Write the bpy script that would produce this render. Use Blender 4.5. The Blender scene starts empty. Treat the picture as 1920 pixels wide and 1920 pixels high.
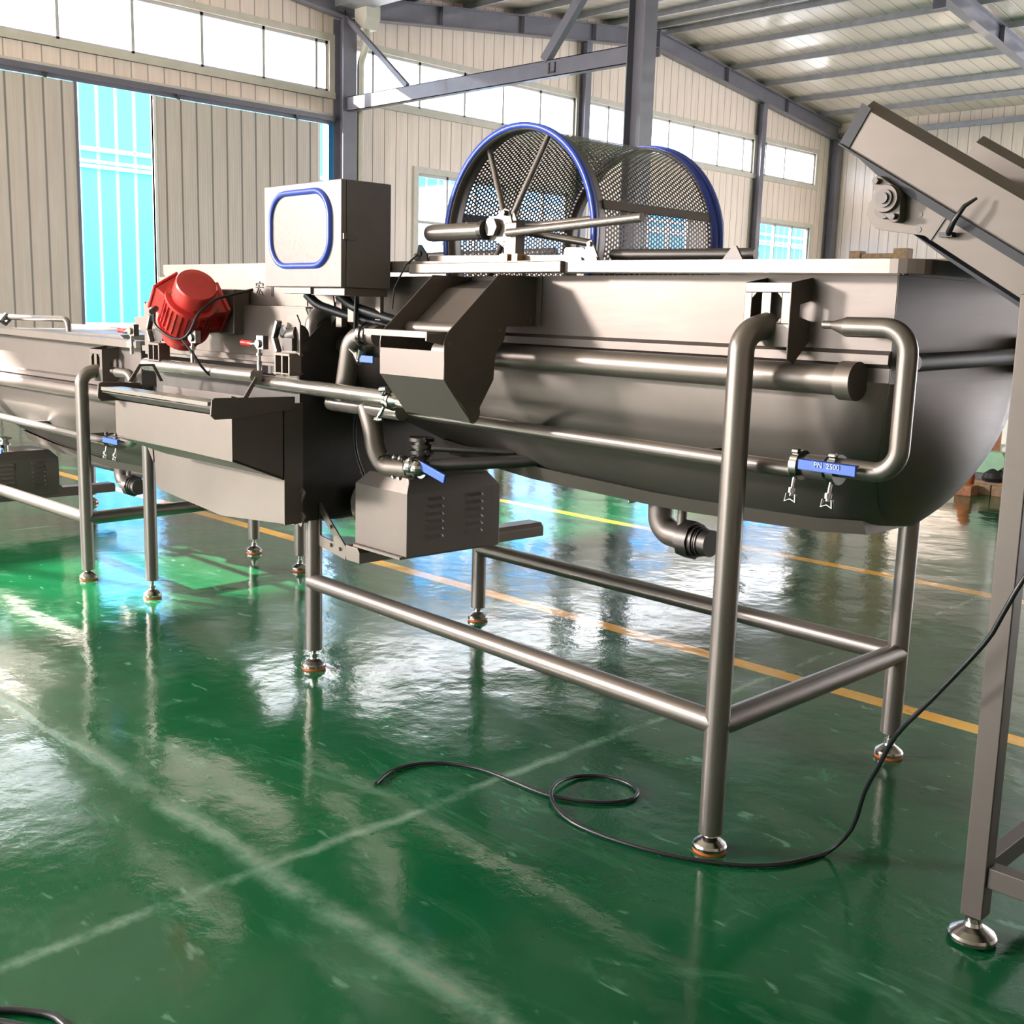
import bpy, bmesh, math, random
from mathutils import Vector, Matrix
random.seed(7)
PI = math.pi
S = bpy.context.scene
COL = S.collection

# ------------------------------------------------------------------ camera
def cam_axes(yaw, pitch, roll):
    fw = Vector((math.sin(yaw)*math.cos(pitch), math.cos(yaw)*math.cos(pitch), -math.sin(pitch)))
    rt = Vector((math.cos(yaw), -math.sin(yaw), 0)); up = rt.cross(fw)
    return rt*math.cos(roll)+up*math.sin(roll), -rt*math.sin(roll)+up*math.cos(roll), fw
rt, up, fw = cam_axes(math.radians(-44.644), math.radians(10.055), math.radians(1.697))
cd = bpy.data.cameras.new('camera'); cam = bpy.data.objects.new('camera', cd); COL.objects.link(cam)
cd.sensor_width = 36; cd.lens = 36*2108.4/1920; cd.clip_start = 0.05; cd.clip_end = 300
m = Matrix((rt, up, -fw)).transposed().to_4x4(); m.translation = Vector((0, 0, 1.40)); cam.matrix_world = m
S.camera = cam
# ------------------------------------------------------------------ world, sun, exposure
w = bpy.data.worlds.new('sky'); S.world = w; w.use_nodes = True
bg = w.node_tree.nodes['Background']; bg.inputs[0].default_value = (0.95, 0.95, 1.0, 1); bg.inputs[1].default_value = 5.8
sd = bpy.data.lights.new('sun', 'SUN'); sun = bpy.data.objects.new('sun', sd); COL.objects.link(sun)
sd.energy = 42.0; sd.angle = math.radians(0.8); sd.color = (1.0, 0.90, 0.76)
az, el = math.radians(23), math.radians(25.5)
dirv = Vector((math.cos(az)*math.cos(el), math.sin(az)*math.cos(el), -math.sin(el)))
sun.rotation_euler = dirv.to_track_quat('-Z', 'Y').to_euler(); sun.location = (-30, -8, 14)
# soft daylight through the high window in the near-side wall
ad = bpy.data.lights.new('window_daylight', 'AREA'); al = bpy.data.objects.new('window_daylight', ad); COL.objects.link(al)
ad.shape = 'RECTANGLE'; ad.size = .9; ad.size_y = .6; ad.energy = 850; ad.color = (1.0, .92, .86)
al.location = (-9.2, -3.95, 3.15); al.rotation_euler = (Vector((-4.0, 2.4, 1.0))-al.location).to_track_quat('-Z', 'Y').to_euler()
S.view_settings.view_transform = 'Standard'; S.view_settings.look = 'None'
S.view_settings.gamma = 1; S.view_settings.use_curve_mapping = False
S.view_settings.exposure = 0.72
S.cycles.use_denoising = True
S.cycles.max_bounces = 8; S.cycles.diffuse_bounces = 4; S.cycles.glossy_bounces = 5
S.cycles.transparent_max_bounces = 14; S.cycles.sample_clamp_indirect = 6
S.cycles.caustics_reflective = False; S.cycles.caustics_refractive = False

# ------------------------------------------------------------------ materials
def new_mat(name):
    m = bpy.data.materials.new(name); m.use_nodes = True
    nt = m.node_tree; b = nt.nodes['Principled BSDF']
    return m, nt, b
def N(nt, typ, **kw):
    n = nt.nodes.new(typ)
    for k, v in kw.items(): setattr(n, k, v)
    return n
def math_n(nt, op, a, b=None, clamp=False):
    n = nt.nodes.new('ShaderNodeMath'); n.operation = op; n.use_clamp = clamp
    for i, v in enumerate((a, b)):
        if v is None: continue
        if isinstance(v, (int, float)): n.inputs[i].default_value = v
        else: nt.links.new(v, n.inputs[i])
    return n.outputs[0]
def mixc(nt, fac, a, b):
    n = nt.nodes.new('ShaderNodeMix'); n.data_type = 'RGBA'
    for sock, v in ((n.inputs[0], fac), (n.inputs[6], a), (n.inputs[7], b)):
        if isinstance(v, (int, float)): sock.default_value = v
        elif isinstance(v, tuple): sock.default_value = (*v, 1)
        else: nt.links.new(v, sock)
    return n.outputs[2]
def noise(nt, vec, scale, detail=4, rough=.55, dist=0):
    n = nt.nodes.new('ShaderNodeTexNoise'); n.inputs['Scale'].default_value = scale
    n.inputs['Detail'].default_value = detail; n.inputs['Roughness'].default_value = rough
    n.inputs['Distortion'].default_value = dist
    nt.links.new(vec, n.inputs['Vector']); return n.outputs['Fac']
def ramp(nt, v, lo, hi):
    n = nt.nodes.new('ShaderNodeMapRange'); n.inputs[1].default_value = lo; n.inputs[2].default_value = hi
    nt.links.new(v, n.inputs[0]); return n.outputs[0]
def bump(nt, b, h, strength=.3, dist=.01):
    n = nt.nodes.new('ShaderNodeBump'); n.inputs['Strength'].default_value = strength
    n.inputs['Distance'].default_value = dist; nt.links.new(h, n.inputs['Height'])
    nt.links.new(n.outputs[0], b.inputs['Normal'])
def objc(nt): return nt.nodes.new('ShaderNodeTexCoord').outputs['Object']
def simple(name, col, rough=.5, metal=0, var=.0, vs=6, coat=0):
    m, nt, b = new_mat(name)
    b.inputs['Base Color'].default_value = (*col, 1); b.inputs['Roughness'].default_value = rough
    b.inputs['Metallic'].default_value = metal
    if coat: b.inputs['Coat Weight'].default_value = coat
    if var:
        f = noise(nt, objc(nt), vs, 5, .6)
        c = mixc(nt, ramp(nt, f, .3, .7), tuple(x*(1-var) for x in col), tuple(min(1, x*(1+var)) for x in col))
        nt.links.new(c, b.inputs['Base Color'])
    return m
def steel(name, col, rough, rv=.08, streak=(40, 40, 2)):
    m, nt, b = new_mat(name); oc = objc(nt)
    b.inputs['Metallic'].default_value = .72
    mp = N(nt, 'ShaderNodeMapping'); mp.inputs['Scale'].default_value = streak; nt.links.new(oc, mp.inputs[0])
    f1 = noise(nt, mp.outputs[0], 3, 4, .6); f2 = noise(nt, oc, 2.2, 4, .6)
    c = mixc(nt, ramp(nt, f2, .3, .7), tuple(x*.90 for x in col), tuple(min(1, x*1.07) for x in col))
    nt.links.new(c, b.inputs['Base Color'])
    r = math_n(nt, 'ADD', math_n(nt, 'MULTIPLY', f1, rv), rough-rv/2)
    nt.links.new(r, b.inputs['Roughness'])
    bump(nt, b, f1, .05, .002)
    return m
M = {}
M['steel'] = steel('brushed_steel', (.215, .184, .164), .42)
M['sheet'] = steel('blasted_sheet_steel', (.175, .150, .136), .47, .08, (3, 3, 30))
M['tube'] = steel('satin_steel_tube', (.21, .185, .168), .34, .08, (30, 30, 30))
M['chrome'] = simple('polished_steel', (.42, .40, .38), .2, 1)
M['pipe'] = steel('bright_steel_pipe', (.36, .335, .30), .27, .03, (2, 20, 20))
M['darksteel'] = simple('dark_steel', (.10, .092, .088), .45, .9, .15)
M['cabinet'] = simple('pale_cabinet_steel', (.20, .178, .172), .5, .3, .05, 14)
M['bluerub'] = simple('blue_rubber', (.035, .075, .42), .35)
M['bluehandle'] = simple('blue_handle_plastic', (.05, .14, .62), .4)
M['black'] = simple('black_rubber', (.012, .012, .014), .35)
M['blackbelt'] = simple('black_belt', (.006, .007, .014), .55)
M['red'] = simple('red_enamel', (.62, .045, .04), .38, 0, .12, 12, .3)
M['redgrip'] = simple('red_grip', (.60, .02, .02), .35)
M['orange'] = simple('orange_rubber', (.55, .12, .02), .6)
M['brass'] = simple('brass_block', (.55, .38, .14), .35, .8)
M['girder'] = simple('grey_painted_girder', (.15, .145, .18), .42, .0, .12, 3, .2)
M['purlin'] = simple('galvanised_purlin', (.36, .37, .40), .4, .5, .15, 5)
M['white'] = simple('white_pvc', (.80, .79, .77), .4)
M['frame'] = simple('window_frame_pvc', (.50, .49, .48), .45)
M['convsteel'] = steel('conveyor_sheet_steel', (.140, .121, .108), .5, .08, (3, 3, 30))
M['cream'] = simple('cream_trim', (.62, .58, .50), .45, 0, .08, 4)
M['wood'] = simple('rough_timber', (.26, .17, .10), .8, 0, .3, 20)
M['brick'] = simple('brown_block', (.30, .13, .07), .85, 0, .3, 30)
M['greenmach'] = simple('pale_green_enamel', (.22, .42, .27), .45, 0, .12, 10)
M['blueclad_plain'] = simple('blue_trim_steel', (.02, .28, .62), .45)
M['ground'] = simple('pale_concrete_yard', (.55, .53, .50), .9, 0, .12, 1)
M['plinth'] = simple('white_plinth', (.75, .76, .82), .8)
M['paint'] = simple('black_marking', (.02, .02, .02), .6)
M['lettering'] = simple('pale_lettering', (.55, .62, .8), .5)
M['pebble'] = simple('cabinet_window_film', (.19, .17, .155), .35, .1, .12, 60)

def siding(name, axis, pitch, col, line=.012, rough=.4, sub=True, dirt=.1, dark=.45, gloss=0):
    m, nt, b = new_mat(name); oc = objc(nt)
    sep = N(nt, 'ShaderNodeSeparateXYZ'); nt.links.new(oc, sep.inputs[0])
    v = sep.outputs['XYZ'.index(axis)]
    t = math_n(nt, 'FRACT', math_n(nt, 'DIVIDE', v, pitch))
    d = math_n(nt, 'ABSOLUTE', math_n(nt, 'SUBTRACT', t, .5))          # 0 at the groove
    g = ramp(nt, d, line/pitch, line/pitch*.35)
    mp = N(nt, 'ShaderNodeMapping'); nt.links.new(oc, mp.inputs[0])
    sc = [.5, .5, .5]; sc['XYZ'.index(axis)] = 6; mp.inputs['Scale'].default_value = sc
    f = noise(nt, mp.outputs[0], 2, 5, .6)
    base = mixc(nt, ramp(nt, f, .3, .7), tuple(x*(1-dirt) for x in col), tuple(min(1, x*(1+dirt*.6)) for x in col))
    c = mixc(nt, g, base, tuple(x*dark for x in col))
    nt.links.new(c, b.inputs['Base Color']); b.inputs['Roughness'].default_value = rough
    if gloss: b.inputs['Coat Weight'].default_value = gloss; b.inputs['Coat Roughness'].default_value = .16
    h = math_n(nt, 'SUBTRACT', 1, g)
    if sub:
        t2 = math_n(nt, 'SINE', math_n(nt, 'MULTIPLY', t, 2*PI*6)); h = math_n(nt, 'ADD', h, math_n(nt, 'MULTIPLY', t2, .10))
    bump(nt, b, h, .5, .012)
    return m
M['siding_y'] = siding('cream_wall_panel', 'Y', .242, (.90, .75, .66))
M['siding_x'] = siding('cream_wall_panel_far', 'X', .25, (.90, .76, .67), rough=.3, gloss=.2)
M['doorpanel'] = siding('grey_door_panel', 'Y', .24, (.60, .525, .465), .02, dark=.35)
M['roof'] = siding('pale_roof_panel', 'X', .30, (.62, .53, .44), .012, .3, gloss=.5, dark=.35)
M['blueclad'] = siding('blue_cladding', 'Y', .42, (.008, .24, .56), .05, .5, sub=False, dirt=.05, dark=1.0)
# lighten the ribs of the blue cladding
for n in M['blueclad'].node_tree.nodes:
    if n.type == 'MIX' and tuple(round(x, 2) for x in n.inputs[7].default_value[:3]) == (.01, .24, .56):
        n.inputs[7].default_value = (.12, .50, .80, 1)

def pane_mat():
    m = bpy.data.materials.new('dusty_glass'); m.use_nodes = True; nt = m.node_tree; nt.nodes.clear()
    out = N(nt, 'ShaderNodeOutputMaterial'); tr = N(nt, 'ShaderNodeBsdfTransparent'); tl = N(nt, 'ShaderNodeBsdfTranslucent')
    gl = N(nt, 'ShaderNodeBsdfGlossy'); gl.inputs['Roughness'].default_value = .05
    tr.inputs[0].default_value = (.95, .97, 1, 1); tl.inputs[0].default_value = (.92, .95, 1, 1)
    f = noise(nt, objc(nt), .8, 3, .5)
    a = N(nt, 'ShaderNodeMixShader'); nt.links.new(ramp(nt, f, -.2, 7.0), a.inputs[0])
    nt.links.new(tr.outputs[0], a.inputs[1]); nt.links.new(tl.outputs[0], a.inputs[2])
    b = N(nt, 'ShaderNodeMixShader'); b.inputs[0].default_value = .06
    nt.links.new(a.outputs[0], b.inputs[1]); nt.links.new(gl.outputs[0], b.inputs[2]); nt.links.new(b.outputs[0], out.inputs[0])
    return m
M['pane'] = pane_mat()
def clear_pane():
    m = bpy.data.materials.new('clear_glass'); m.use_nodes = True; nt = m.node_tree; nt.nodes.clear()
    out = N(nt, 'ShaderNodeOutputMaterial'); tr = N(nt, 'ShaderNodeBsdfTransparent'); tr.inputs[0].default_value = (.9, .94, 1, 1)
    gl = N(nt, 'ShaderNodeBsdfGlossy'); gl.inputs['Roughness'].default_value = .03
    b = N(nt, 'ShaderNodeMixShader'); b.inputs[0].default_value = .08
    nt.links.new(tr.outputs[0], b.inputs[1]); nt.links.new(gl.outputs[0], b.inputs[2]); nt.links.new(b.outputs[0], out.inputs[0])
    return m
M['clear'] = clear_pane()

def perf_mat(pitch=.0145, r=.29):
    m, nt, b = new_mat('perforated_steel')
    b.inputs['Base Color'].default_value = (.24, .23, .24, 1); b.inputs['Metallic'].default_value = .9; b.inputs['Roughness'].default_value = .38
    uv = N(nt, 'ShaderNodeUVMap'); sep = N(nt, 'ShaderNodeSeparateXYZ'); nt.links.new(uv.outputs[0], sep.inputs[0])
    u = math_n(nt, 'DIVIDE', sep.outputs[0], pitch); v = math_n(nt, 'DIVIDE', sep.outputs[1], pitch*1.732)
    def cell(off):
        a = math_n(nt, 'SUBTRACT', math_n(nt, 'FRACT', math_n(nt, 'ADD', u, off)), .5)
        c = math_n(nt, 'MULTIPLY', math_n(nt, 'SUBTRACT', math_n(nt, 'FRACT', math_n(nt, 'ADD', v, off)), .5), 1.732)
        return math_n(nt, 'SQRT', math_n(nt, 'ADD', math_n(nt, 'MULTIPLY', a, a), math_n(nt, 'MULTIPLY', c, c)))
    d = math_n(nt, 'MINIMUM', cell(0.0), cell(.5))
    hole = math_n(nt, 'LESS_THAN', d, r)
    tr = N(nt, 'ShaderNodeBsdfTransparent'); mx = N(nt, 'ShaderNodeMixShader'); out = nt.nodes['Material Output']
    nt.links.new(hole, mx.inputs[0]); nt.links.new(b.outputs[0], mx.inputs[1]); nt.links.new(tr.outputs[0], mx.inputs[2])
    nt.links.new(mx.outputs[0], out.inputs[0])
    return m
M['perf'] = perf_mat()

def floor_mat():
    m, nt, b = new_mat('glossy_green_floor_paint'); oc = objc(nt)
    sep = N(nt, 'ShaderNodeSeparateXYZ'); nt.links.new(oc, sep.inputs[0]); X, Y = sep.outputs[0], sep.outputs[1]
    big = noise(nt, oc, .55, 5, .6, .6)
    col = mixc(nt, ramp(nt, big, .32, .68), (.002, .050, .018), (.007, .108, .038))
    mp = N(nt, 'ShaderNodeMapping'); mp.inputs['Scale'].default_value = (1.2, 3.2, 1); mp.inputs['Rotation'].default_value = (0, 0, .5)
    nt.links.new(oc, mp.inputs[0])
    sc = noise(nt, mp.outputs[0], 1.5, 8, .72, 1.2)
    col = mixc(nt, math_n(nt, 'MULTIPLY', ramp(nt, sc, .54, .74), .7), col, (.07, .21, .12))
    # small scuffs
    s2 = noise(nt, mp.outputs[0], 7, 3, .5, .4)
    col = mixc(nt, math_n(nt, 'MULTIPLY', ramp(nt, s2, .66, .73), .6), col, (.13, .28, .20))
    # paint chips and scratches
    s3 = noise(nt, oc, 38, 2, .5)
    col = mixc(nt, math_n(nt, 'MULTIPLY', ramp(nt, s3, .77, .79), .5), col, (.01, .05, .03))
    wob = math_n(nt, 'MULTIPLY', math_n(nt, 'SUBTRACT', noise(nt, oc, 3.0, 8, .75), .5), .12)
    wid = noise(nt, oc, 2.6, 5, .7)
    def line(c, c0, core, halo):
        nonlocal col
        d = math_n(nt, 'ABSOLUTE', math_n(nt, 'ADD', math_n(nt, 'SUBTRACT', c, c0), wob))
        h = math_n(nt, 'MULTIPLY', ramp(nt, d, halo, 0), ramp(nt, wid, .38, .55))
        col = mixc(nt, math_n(nt, 'MULTIPLY', h, .9), col, (.15, .28, .20))
        k = math_n(nt, 'MULTIPLY', ramp(nt, d, core, core*.3), math_n(nt, 'MULTIPLY', ramp(nt, wid, .48, .60), .75))
        col = mixc(nt, math_n(nt, 'MULTIPLY', k, .8), col, (.20, .20, .14))
        return d
    d1 = line(Y, 1.46, .010, .055)
    d2 = line(X, -2.28, .005, .030)
    line(Y, 7.4, .008, .03); line(X, -6.9, .008, .03)
    # yellow lane lines, worn near the left
    wear = noise(nt, oc, 4.5, 6, .7)
    for y0, hw in ((3.86, .045), (5.91, .045)):
        d = math_n(nt, 'ABSOLUTE', math_n(nt, 'SUBTRACT', Y, y0))
        k = math_n(nt, 'MULTIPLY', math_n(nt, 'LESS_THAN', d, hw), ramp(nt, wear, .22, .34))
        ycol = mixc(nt, ramp(nt, wear, .45, .75), (.88, .42, .008), (.80, .50, .08))
        col = mixc(nt, k, col, ycol)
    nt.links.new(col, b.inputs['Base Color'])
    rn = noise(nt, oc, 1.1, 6, .65, .5)
    r = math_n(nt, 'ADD', math_n(nt, 'MULTIPLY', ramp(nt, rn, .35, .75), .16), .07)
    nt.links.new(r, b.inputs['Roughness'])
    b.inputs['Specular IOR Level'].default_value = .42
    b.inputs['Coat Weight'].default_value = .12; b.inputs['Coat Roughness'].default_value = .06
    mp2 = N(nt, 'ShaderNodeMapping'); mp2.inputs['Scale'].default_value = (1, 1, 1); nt.links.new(oc, mp2.inputs[0])
    h = math_n(nt, 'ADD', math_n(nt, 'MULTIPLY', noise(nt, oc, 2.2, 3, .5), 1.0), math_n(nt, 'MULTIPLY', noise(nt, oc, 14, 4, .6), .16))
    h = math_n(nt, 'ADD', h, math_n(nt, 'MULTIPLY', ramp(nt, d1, .03, 0), .15))
    bump(nt, b, h, .35, .02)
    for l in [l for l in nt.links if l.to_socket == b.inputs['Normal']]:
        nt.links.new(l.from_socket, b.inputs['Coat Normal'])
    return m
M['floor'] = floor_mat()

# ------------------------------------------------------------------ mesh building
class MB:
    def __init__(s): s.v = []; s.f = []; s.sm = []; s.uv = {}
    def add(s, vs, fs, smooth=False):
        o = len(s.v); s.v += [Vector(p) for p in vs]
        for f in fs: s.f.append([i+o for i in f]); s.sm.append(smooth)
        return s
    def box(s, a, b, rot=None, c=None):
        x0, y0, z0 = a; x1, y1, z1 = b
        vs = [(x0,y0,z0),(x1,y0,z0),(x1,y1,z0),(x0,y1,z0),(x0,y0,z1),(x1,y0,z1),(x1,y1,z1),(x0,y1,z1)]
        if rot is not None:
            c = Vector(c or ((x0+x1)/2, (y0+y1)/2, (z0+z1)/2)); vs = [rot @ (Vector(p)-c)+c for p in vs]
        return s.add(vs, [(0,3,2,1),(4,5,6,7),(0,1,5,4),(1,2,6,5),(2,3,7,6),(3,0,4,7)])
    def bar(s, p, q, w, h, upv=(0, 0, 1)):
        p, q = Vector(p), Vector(q); d = (q-p).normalized(); u = Vector(upv)
        sd_ = d.cross(u).normalized(); u = sd_.cross(d).normalized()
        vs = [e + sd_*a*w/2 + u*b*h/2 for e in (p, q) for a, b in ((-1,-1),(1,-1),(1,1),(-1,1))]
        return s.add(vs, [(3,2,1,0),(4,5,6,7),(0,1,5,4),(1,2,6,5),(2,3,7,6),(3,0,4,7)])
    def ring_pts(s, c, d, r, n, ref=None):
        d = Vector(d).normalized(); ref = Vector(ref) if ref is not None else (Vector((0,0,1)) if abs(d.z) < .9 else Vector((1,0,0)))
        a = d.cross(ref).normalized(); b = d.cross(a).normalized()
        return [Vector(c) + a*r*math.cos(2*PI*i/n) + b*r*math.sin(2*PI*i/n) for i in range(n)]
    def cyl(s, p, q, r, r2=None, n=20, caps=True):
        p, q = Vector(p), Vector(q); d = q-p; r2 = r if r2 is None else r2
        A = s.ring_pts(p, d, r, n); B = s.ring_pts(q, d, r2, n)
        s.add(A+B, [(i, i+n, (i+1) % n+n, (i+1) % n) for i in range(n)], True)
        if caps: s.add(A, [tuple(range(n))]); s.add(B, [tuple(range(n-1, -1, -1))])
        return s
    def lathe(s, p, axis, prof, n=28):
        p = Vector(p); axis = Vector(axis).normalized(); rings = []
        for h, r in prof: rings.append(s.ring_pts(p+axis*h, axis, max(r, .0003), n))
        for k in range(len(rings)-1):
            sharp = False
            s.add(rings[k]+rings[k+1], [(i, i+n, (i+1) % n+n, (i+1) % n) for i in range(n)], True)
        s.add(rings[0], [tuple(range(n))]); s.add(rings[-1], [tuple(range(n-1, -1, -1))])
        return s
    def tube(s, pts, r, n=16, bend=0, seg=7, caps=True):
        pts = [Vector(p) for p in pts]
        if bend:
            out = [pts[0]]
            for i in range(1, len(pts)-1):
                a, b, c = pts[i-1], pts[i], pts[i+1]; u, v = (a-b), (c-b)
                t = min(bend, u.length*.49, v.length*.49); u.normalize(); v.normalize()
                P0, P2 = b+u*t, b+v*t
                ang = u.angle(v)
                if ang > PI-.02: out.append(b); continue
                cen = b + (u+v).normalized()*(t/math.cos(ang/2)); e0, e2 = P0-cen, P2-cen
                th = e0.angle(e2)
                for k in range(seg+1):
                    f = k/seg; out.append(cen + (e0*math.sin((1-f)*th)+e2*math.sin(f*th))/math.sin(th))
            out.append(pts[-1]); pts = out
        rr = r if isinstance(r, (list, tuple)) else [r]*len(pts)
        if len(rr) != len(pts): rr = [rr[0]]*len(pts)
        T = []
        for i in range(len(pts)):
            a = pts[max(0, i-1)]; b = pts[min(len(pts)-1, i+1)]; T.append((b-a).normalized())
        ref = Vector((0,0,1)) if abs(T[0].z) < .9 else Vector((1,0,0))
        nrm = T[0].cross(ref).normalized(); rings = []
        for i, p in enumerate(pts):
            nrm = (nrm - T[i]*nrm.dot(T[i])).normalized(); bi = T[i].cross(nrm)
            rings.append([p + (nrm*math.cos(2*PI*k/n)+bi*math.sin(2*PI*k/n))*rr[i] for k in range(n)])
        vs = [v for R in rings for v in R]; fs = []
        for i in range(len(pts)-1):
            for k in range(n): a = i*n+k; b = i*n+(k+1) % n; fs.append((a, b, b+n, a+n))
        s.add(vs, fs, True)
        if caps: s.add(rings[0], [tuple(range(n-1, -1, -1))]); s.add(rings[-1], [tuple(range(n))])
        return s
    def prism(s, poly, ax, t0, t1):
        """polygon in the two other axes (in xyz order), extruded along ax from t0 to t1"""
        i = 'xyz'.index(ax); n = len(poly)
        def mk(p, t): l = [p[0], p[1]]; l.insert(i, t); return tuple(l)
        A = [mk(p, t0) for p in poly]; B = [mk(p, t1) for p in poly]
        s.add(A+B, [tuple(range(n)), tuple(range(2*n-1, n-1, -1))]+[(k, k+n, (k+1) % n+n, (k+1) % n) for k in range(n)])
        return s
    def sphere(s, c, r, n=16):
        return s.lathe(Vector(c)-Vector((0,0,r)), (0,0,1), [(r-r*math.cos(PI*k/10), r*math.sin(PI*k/10)) for k in range(11)], n)

class Fr:
    """a machine's own frame: origin on the floor, turned about the vertical"""
    def __init__(s, o, a=0): s.o = Vector(o); s.a = a; s.R = Matrix.Rotation(a, 3, 'Z')
    def w(s, p): return s.R @ Vector(p) + s.o
OFF = {}
def thing(fr, name, label, cat, loc=(0,0,0), group=None):
    o = bpy.data.objects.new(name, None); COL.objects.link(o); o.empty_display_size = .1
    o.location = fr.w(loc); o.rotation_euler = (0, 0, fr.a); o['label'] = label; o['category'] = cat
    if group: o['group'] = group
    OFF[o.name] = Vector(loc); return o
def part(name, mb, mat, parent=None, bevel=0, label=None, fr=None):
    off = OFF.get(parent.name, Vector()) if parent else Vector()
    me = bpy.data.meshes.new(name)
    me.from_pydata([tuple(v-off) for v in mb.v], [], mb.f)
    bm = bmesh.new(); bm.from_mesh(me)
    for i, f in enumerate(bm.faces): f.smooth = mb.sm[i]
    bmesh.ops.recalc_face_normals(bm, faces=bm.faces); bm.to_mesh(me); bm.free()
    me.materials.append(M[mat] if isinstance(mat, str) else mat)
    o = bpy.data.objects.new(name, me); COL.objects.link(o)
    if parent: o.parent = parent; OFF[o.name] = off
    if bevel:
        bv = o.modifiers.new('edge', 'BEVEL'); bv.width = bevel; bv.segments = 2; bv.limit_method = 'ANGLE'; bv.angle_limit = .7
        bv.harden_normals = True
    if label: o['label'] = label
    return o
def struct(name, mb, mat, bevel=0):
    o = part(name, mb, mat, None, bevel); o['kind'] = 'structure'; return o
def tag(o, label, cat, group=None):
    o['label'] = label; o['category'] = cat
    if group: o['group'] = group
    return o
W0 = Fr((0, 0, 0))

# ================================================================== THE HALL
GX = -15.0
YV, YR, YE = 11.08, 18.75, 26.25          # valley line, ridge, far eave
def roof_z(y):                            # underside of the rafters
    y = abs(y)
    if y > YV: return 6.68 - abs(y-YR)*.118
    return 5.76 + (YV-y)*.118 if y > 3.4 else 6.66 - (3.4-y)*.118
mb = MB(); mb.box((-16, -4.3, -.1), (8.3, 26.6, 0)); struct('floor', mb, 'floor')
# yard outside
mb = MB(); mb.box((-70, -40, -.14), (-16.0, 60, -.04)); mb.box((-16, -40, -.14), (40, -4.3, -.04)); struct('trim_0', mb, 'ground')

def wall_rects(mb, axis, c0, c1, u0, u1, z0, ztop, holes):
    """wall of boxes leaving rectangular holes (ua, ub, za, zb); ztop is a function of u"""
    cuts = sorted({u0, u1, *[h[0] for h in holes], *[h[1] for h in holes]})
    for a, b in zip(cuts[:-1], cuts[1:]):
        zs = z0
        for h in sorted([h for h in holes if h[0] <= a+1e-6 and h[1] >= b-1e-6], key=lambda h: h[2]):
            if h[2] > zs: put(mb, axis, c0, c1, a, b, zs, h[2], h[2])
            zs = h[3]
        n = max(1, int((b-a)/2.0))
        for k in range(n):
            p, q = a+(b-a)*k/n, a+(b-a)*(k+1)/n; put(mb, axis, c0, c1, p, q, zs, ztop(p), ztop(q))
def put(mb, axis, c0, c1, a, b, z0, za, zb):
    poly = [(a, z0), (b, z0), (b, zb), (a, za)]
    mb.prism(poly, 'x' if axis == 'x' else 'y', c0, c1) if axis == 'x' else mb.prism(poly, 'y', c0, c1)
clear_z = (4.68, 5.43)
runs = [(-3.7, 10.87), (11.32, 16.58), (16.85, 22.66), (22.88, 25.38)]
lows = [(12.70, 14.75), (15.15, 16.45), (18.3, 20.4), (23.05, 25.32)]
holes = [(a, b, *clear_z) for a, b in runs] + [(a, b, 1.0, 3.66) for a, b in lows] + [(1.5, 10.93, 0, 4.26)]
mb = MB(); wall_rects(mb, 'x', GX-.14, GX, -4.2, 26.4, 0, lambda y: roof_z(y)+.5, holes); struct('wall_left', mb, 'siding_y')
mb = MB(); wall_rects(mb, 'y', 26.25, 26.4, -15, 8, 0, lambda x: 6.25, [(-9.2, 7.8, 0, 5.6)]); struct('wall_far', mb, 'siding_x')  # unseen opening added to brighten the end wall
front_holes = [(-14.9, -12.7, 0.6, 4.3), (-12.5, -8.0, 2.6, 3.9), (-6.6, -2.8, 0, 3.2)]  # unseen openings, placed and sized for the light they throw on the machines
mb = MB(); wall_rects(mb, 'y', -4.2, -4.05, -15, 8, 0, lambda x: 6.25, front_holes); struct('wall_near', mb, 'siding_x')
mb = MB(); wall_rects(mb, 'x', 8, 8.15, -4.2, 26.4, 0, lambda y: roof_z(y)+.5, []); struct('wall_right', mb, 'siding_y')
# roof skins
mb = MB()
for y0, y1 in ((-4.3, 3.4), (3.4, YV), (YV, YR), (YR, 26.5)):
    z0, z1 = roof_z(max(y0, YV+.001) if y0 == YV else y0)+.44, roof_z(y1 if y1 != YV else YV-.001)+.44
    if y0 == -4.3: z0 = 5.76+.44
    mb.prism([(y0, z0), (y1, z1), (y1, z1+.08), (y0, z0+.08)], 'x', -15.1, 8.15)
struct('ceiling', mb, 'roof')
# clerestory windows: frame + panes in each
n_w = 0
def window(y0, y1, z0, z1, mulls, horiz=(), glass='pane', fw_=.045):
    global n_w
    n_w += 1
    mb = MB(); x0, x1 = GX-.09, GX-.02
    for z in (z0, z1-fw_): mb.box((x0, y0, z), (x1, y1, z+fw_))
    for y in [y0+fw_/2] + list(mulls) + [y1-fw_/2]: mb.box((x0, y-fw_/2, z0), (x1, y+fw_/2, z1))
    for z in horiz: mb.box((x0, y0, z), (x1, y1, z+fw_))
    f = struct('window_%d' % n_w, mb, 'frame')
    mb = MB(); mb.box((GX-.062, y0+.01, z0+.01), (GX-.056, y1-.01, z1-.01))
    part('pane', mb, glass, f)
    # cream surround proud of the wall panel
    mb = MB(); t = .10
    mb.box((GX-.01, y0-t, z1), (GX+.03, y1+t, z1+t)); mb.box((GX-.01, y0-t, z0-t), (GX+.05, y1+t, z0))
    mb.box((GX-.01, y0-t, z0), (GX+.03, y0, z1)); mb.box((GX-.01, y1, z0), (GX+.03, y1+t, z1))
    part('window_surround', mb, 'cream', f)
    return f
window(*runs[0], *clear_z, [-2.7, -1.65, -.6, .42, 1.45, 2.5, 3.55, 4.58, 5.6, 6.64, 7.67, 8.71, 9.72, 10.66])
window(*runs[1], *clear_z, [11.75, 12.73, 13.75, 14.68, 15.64])
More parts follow.
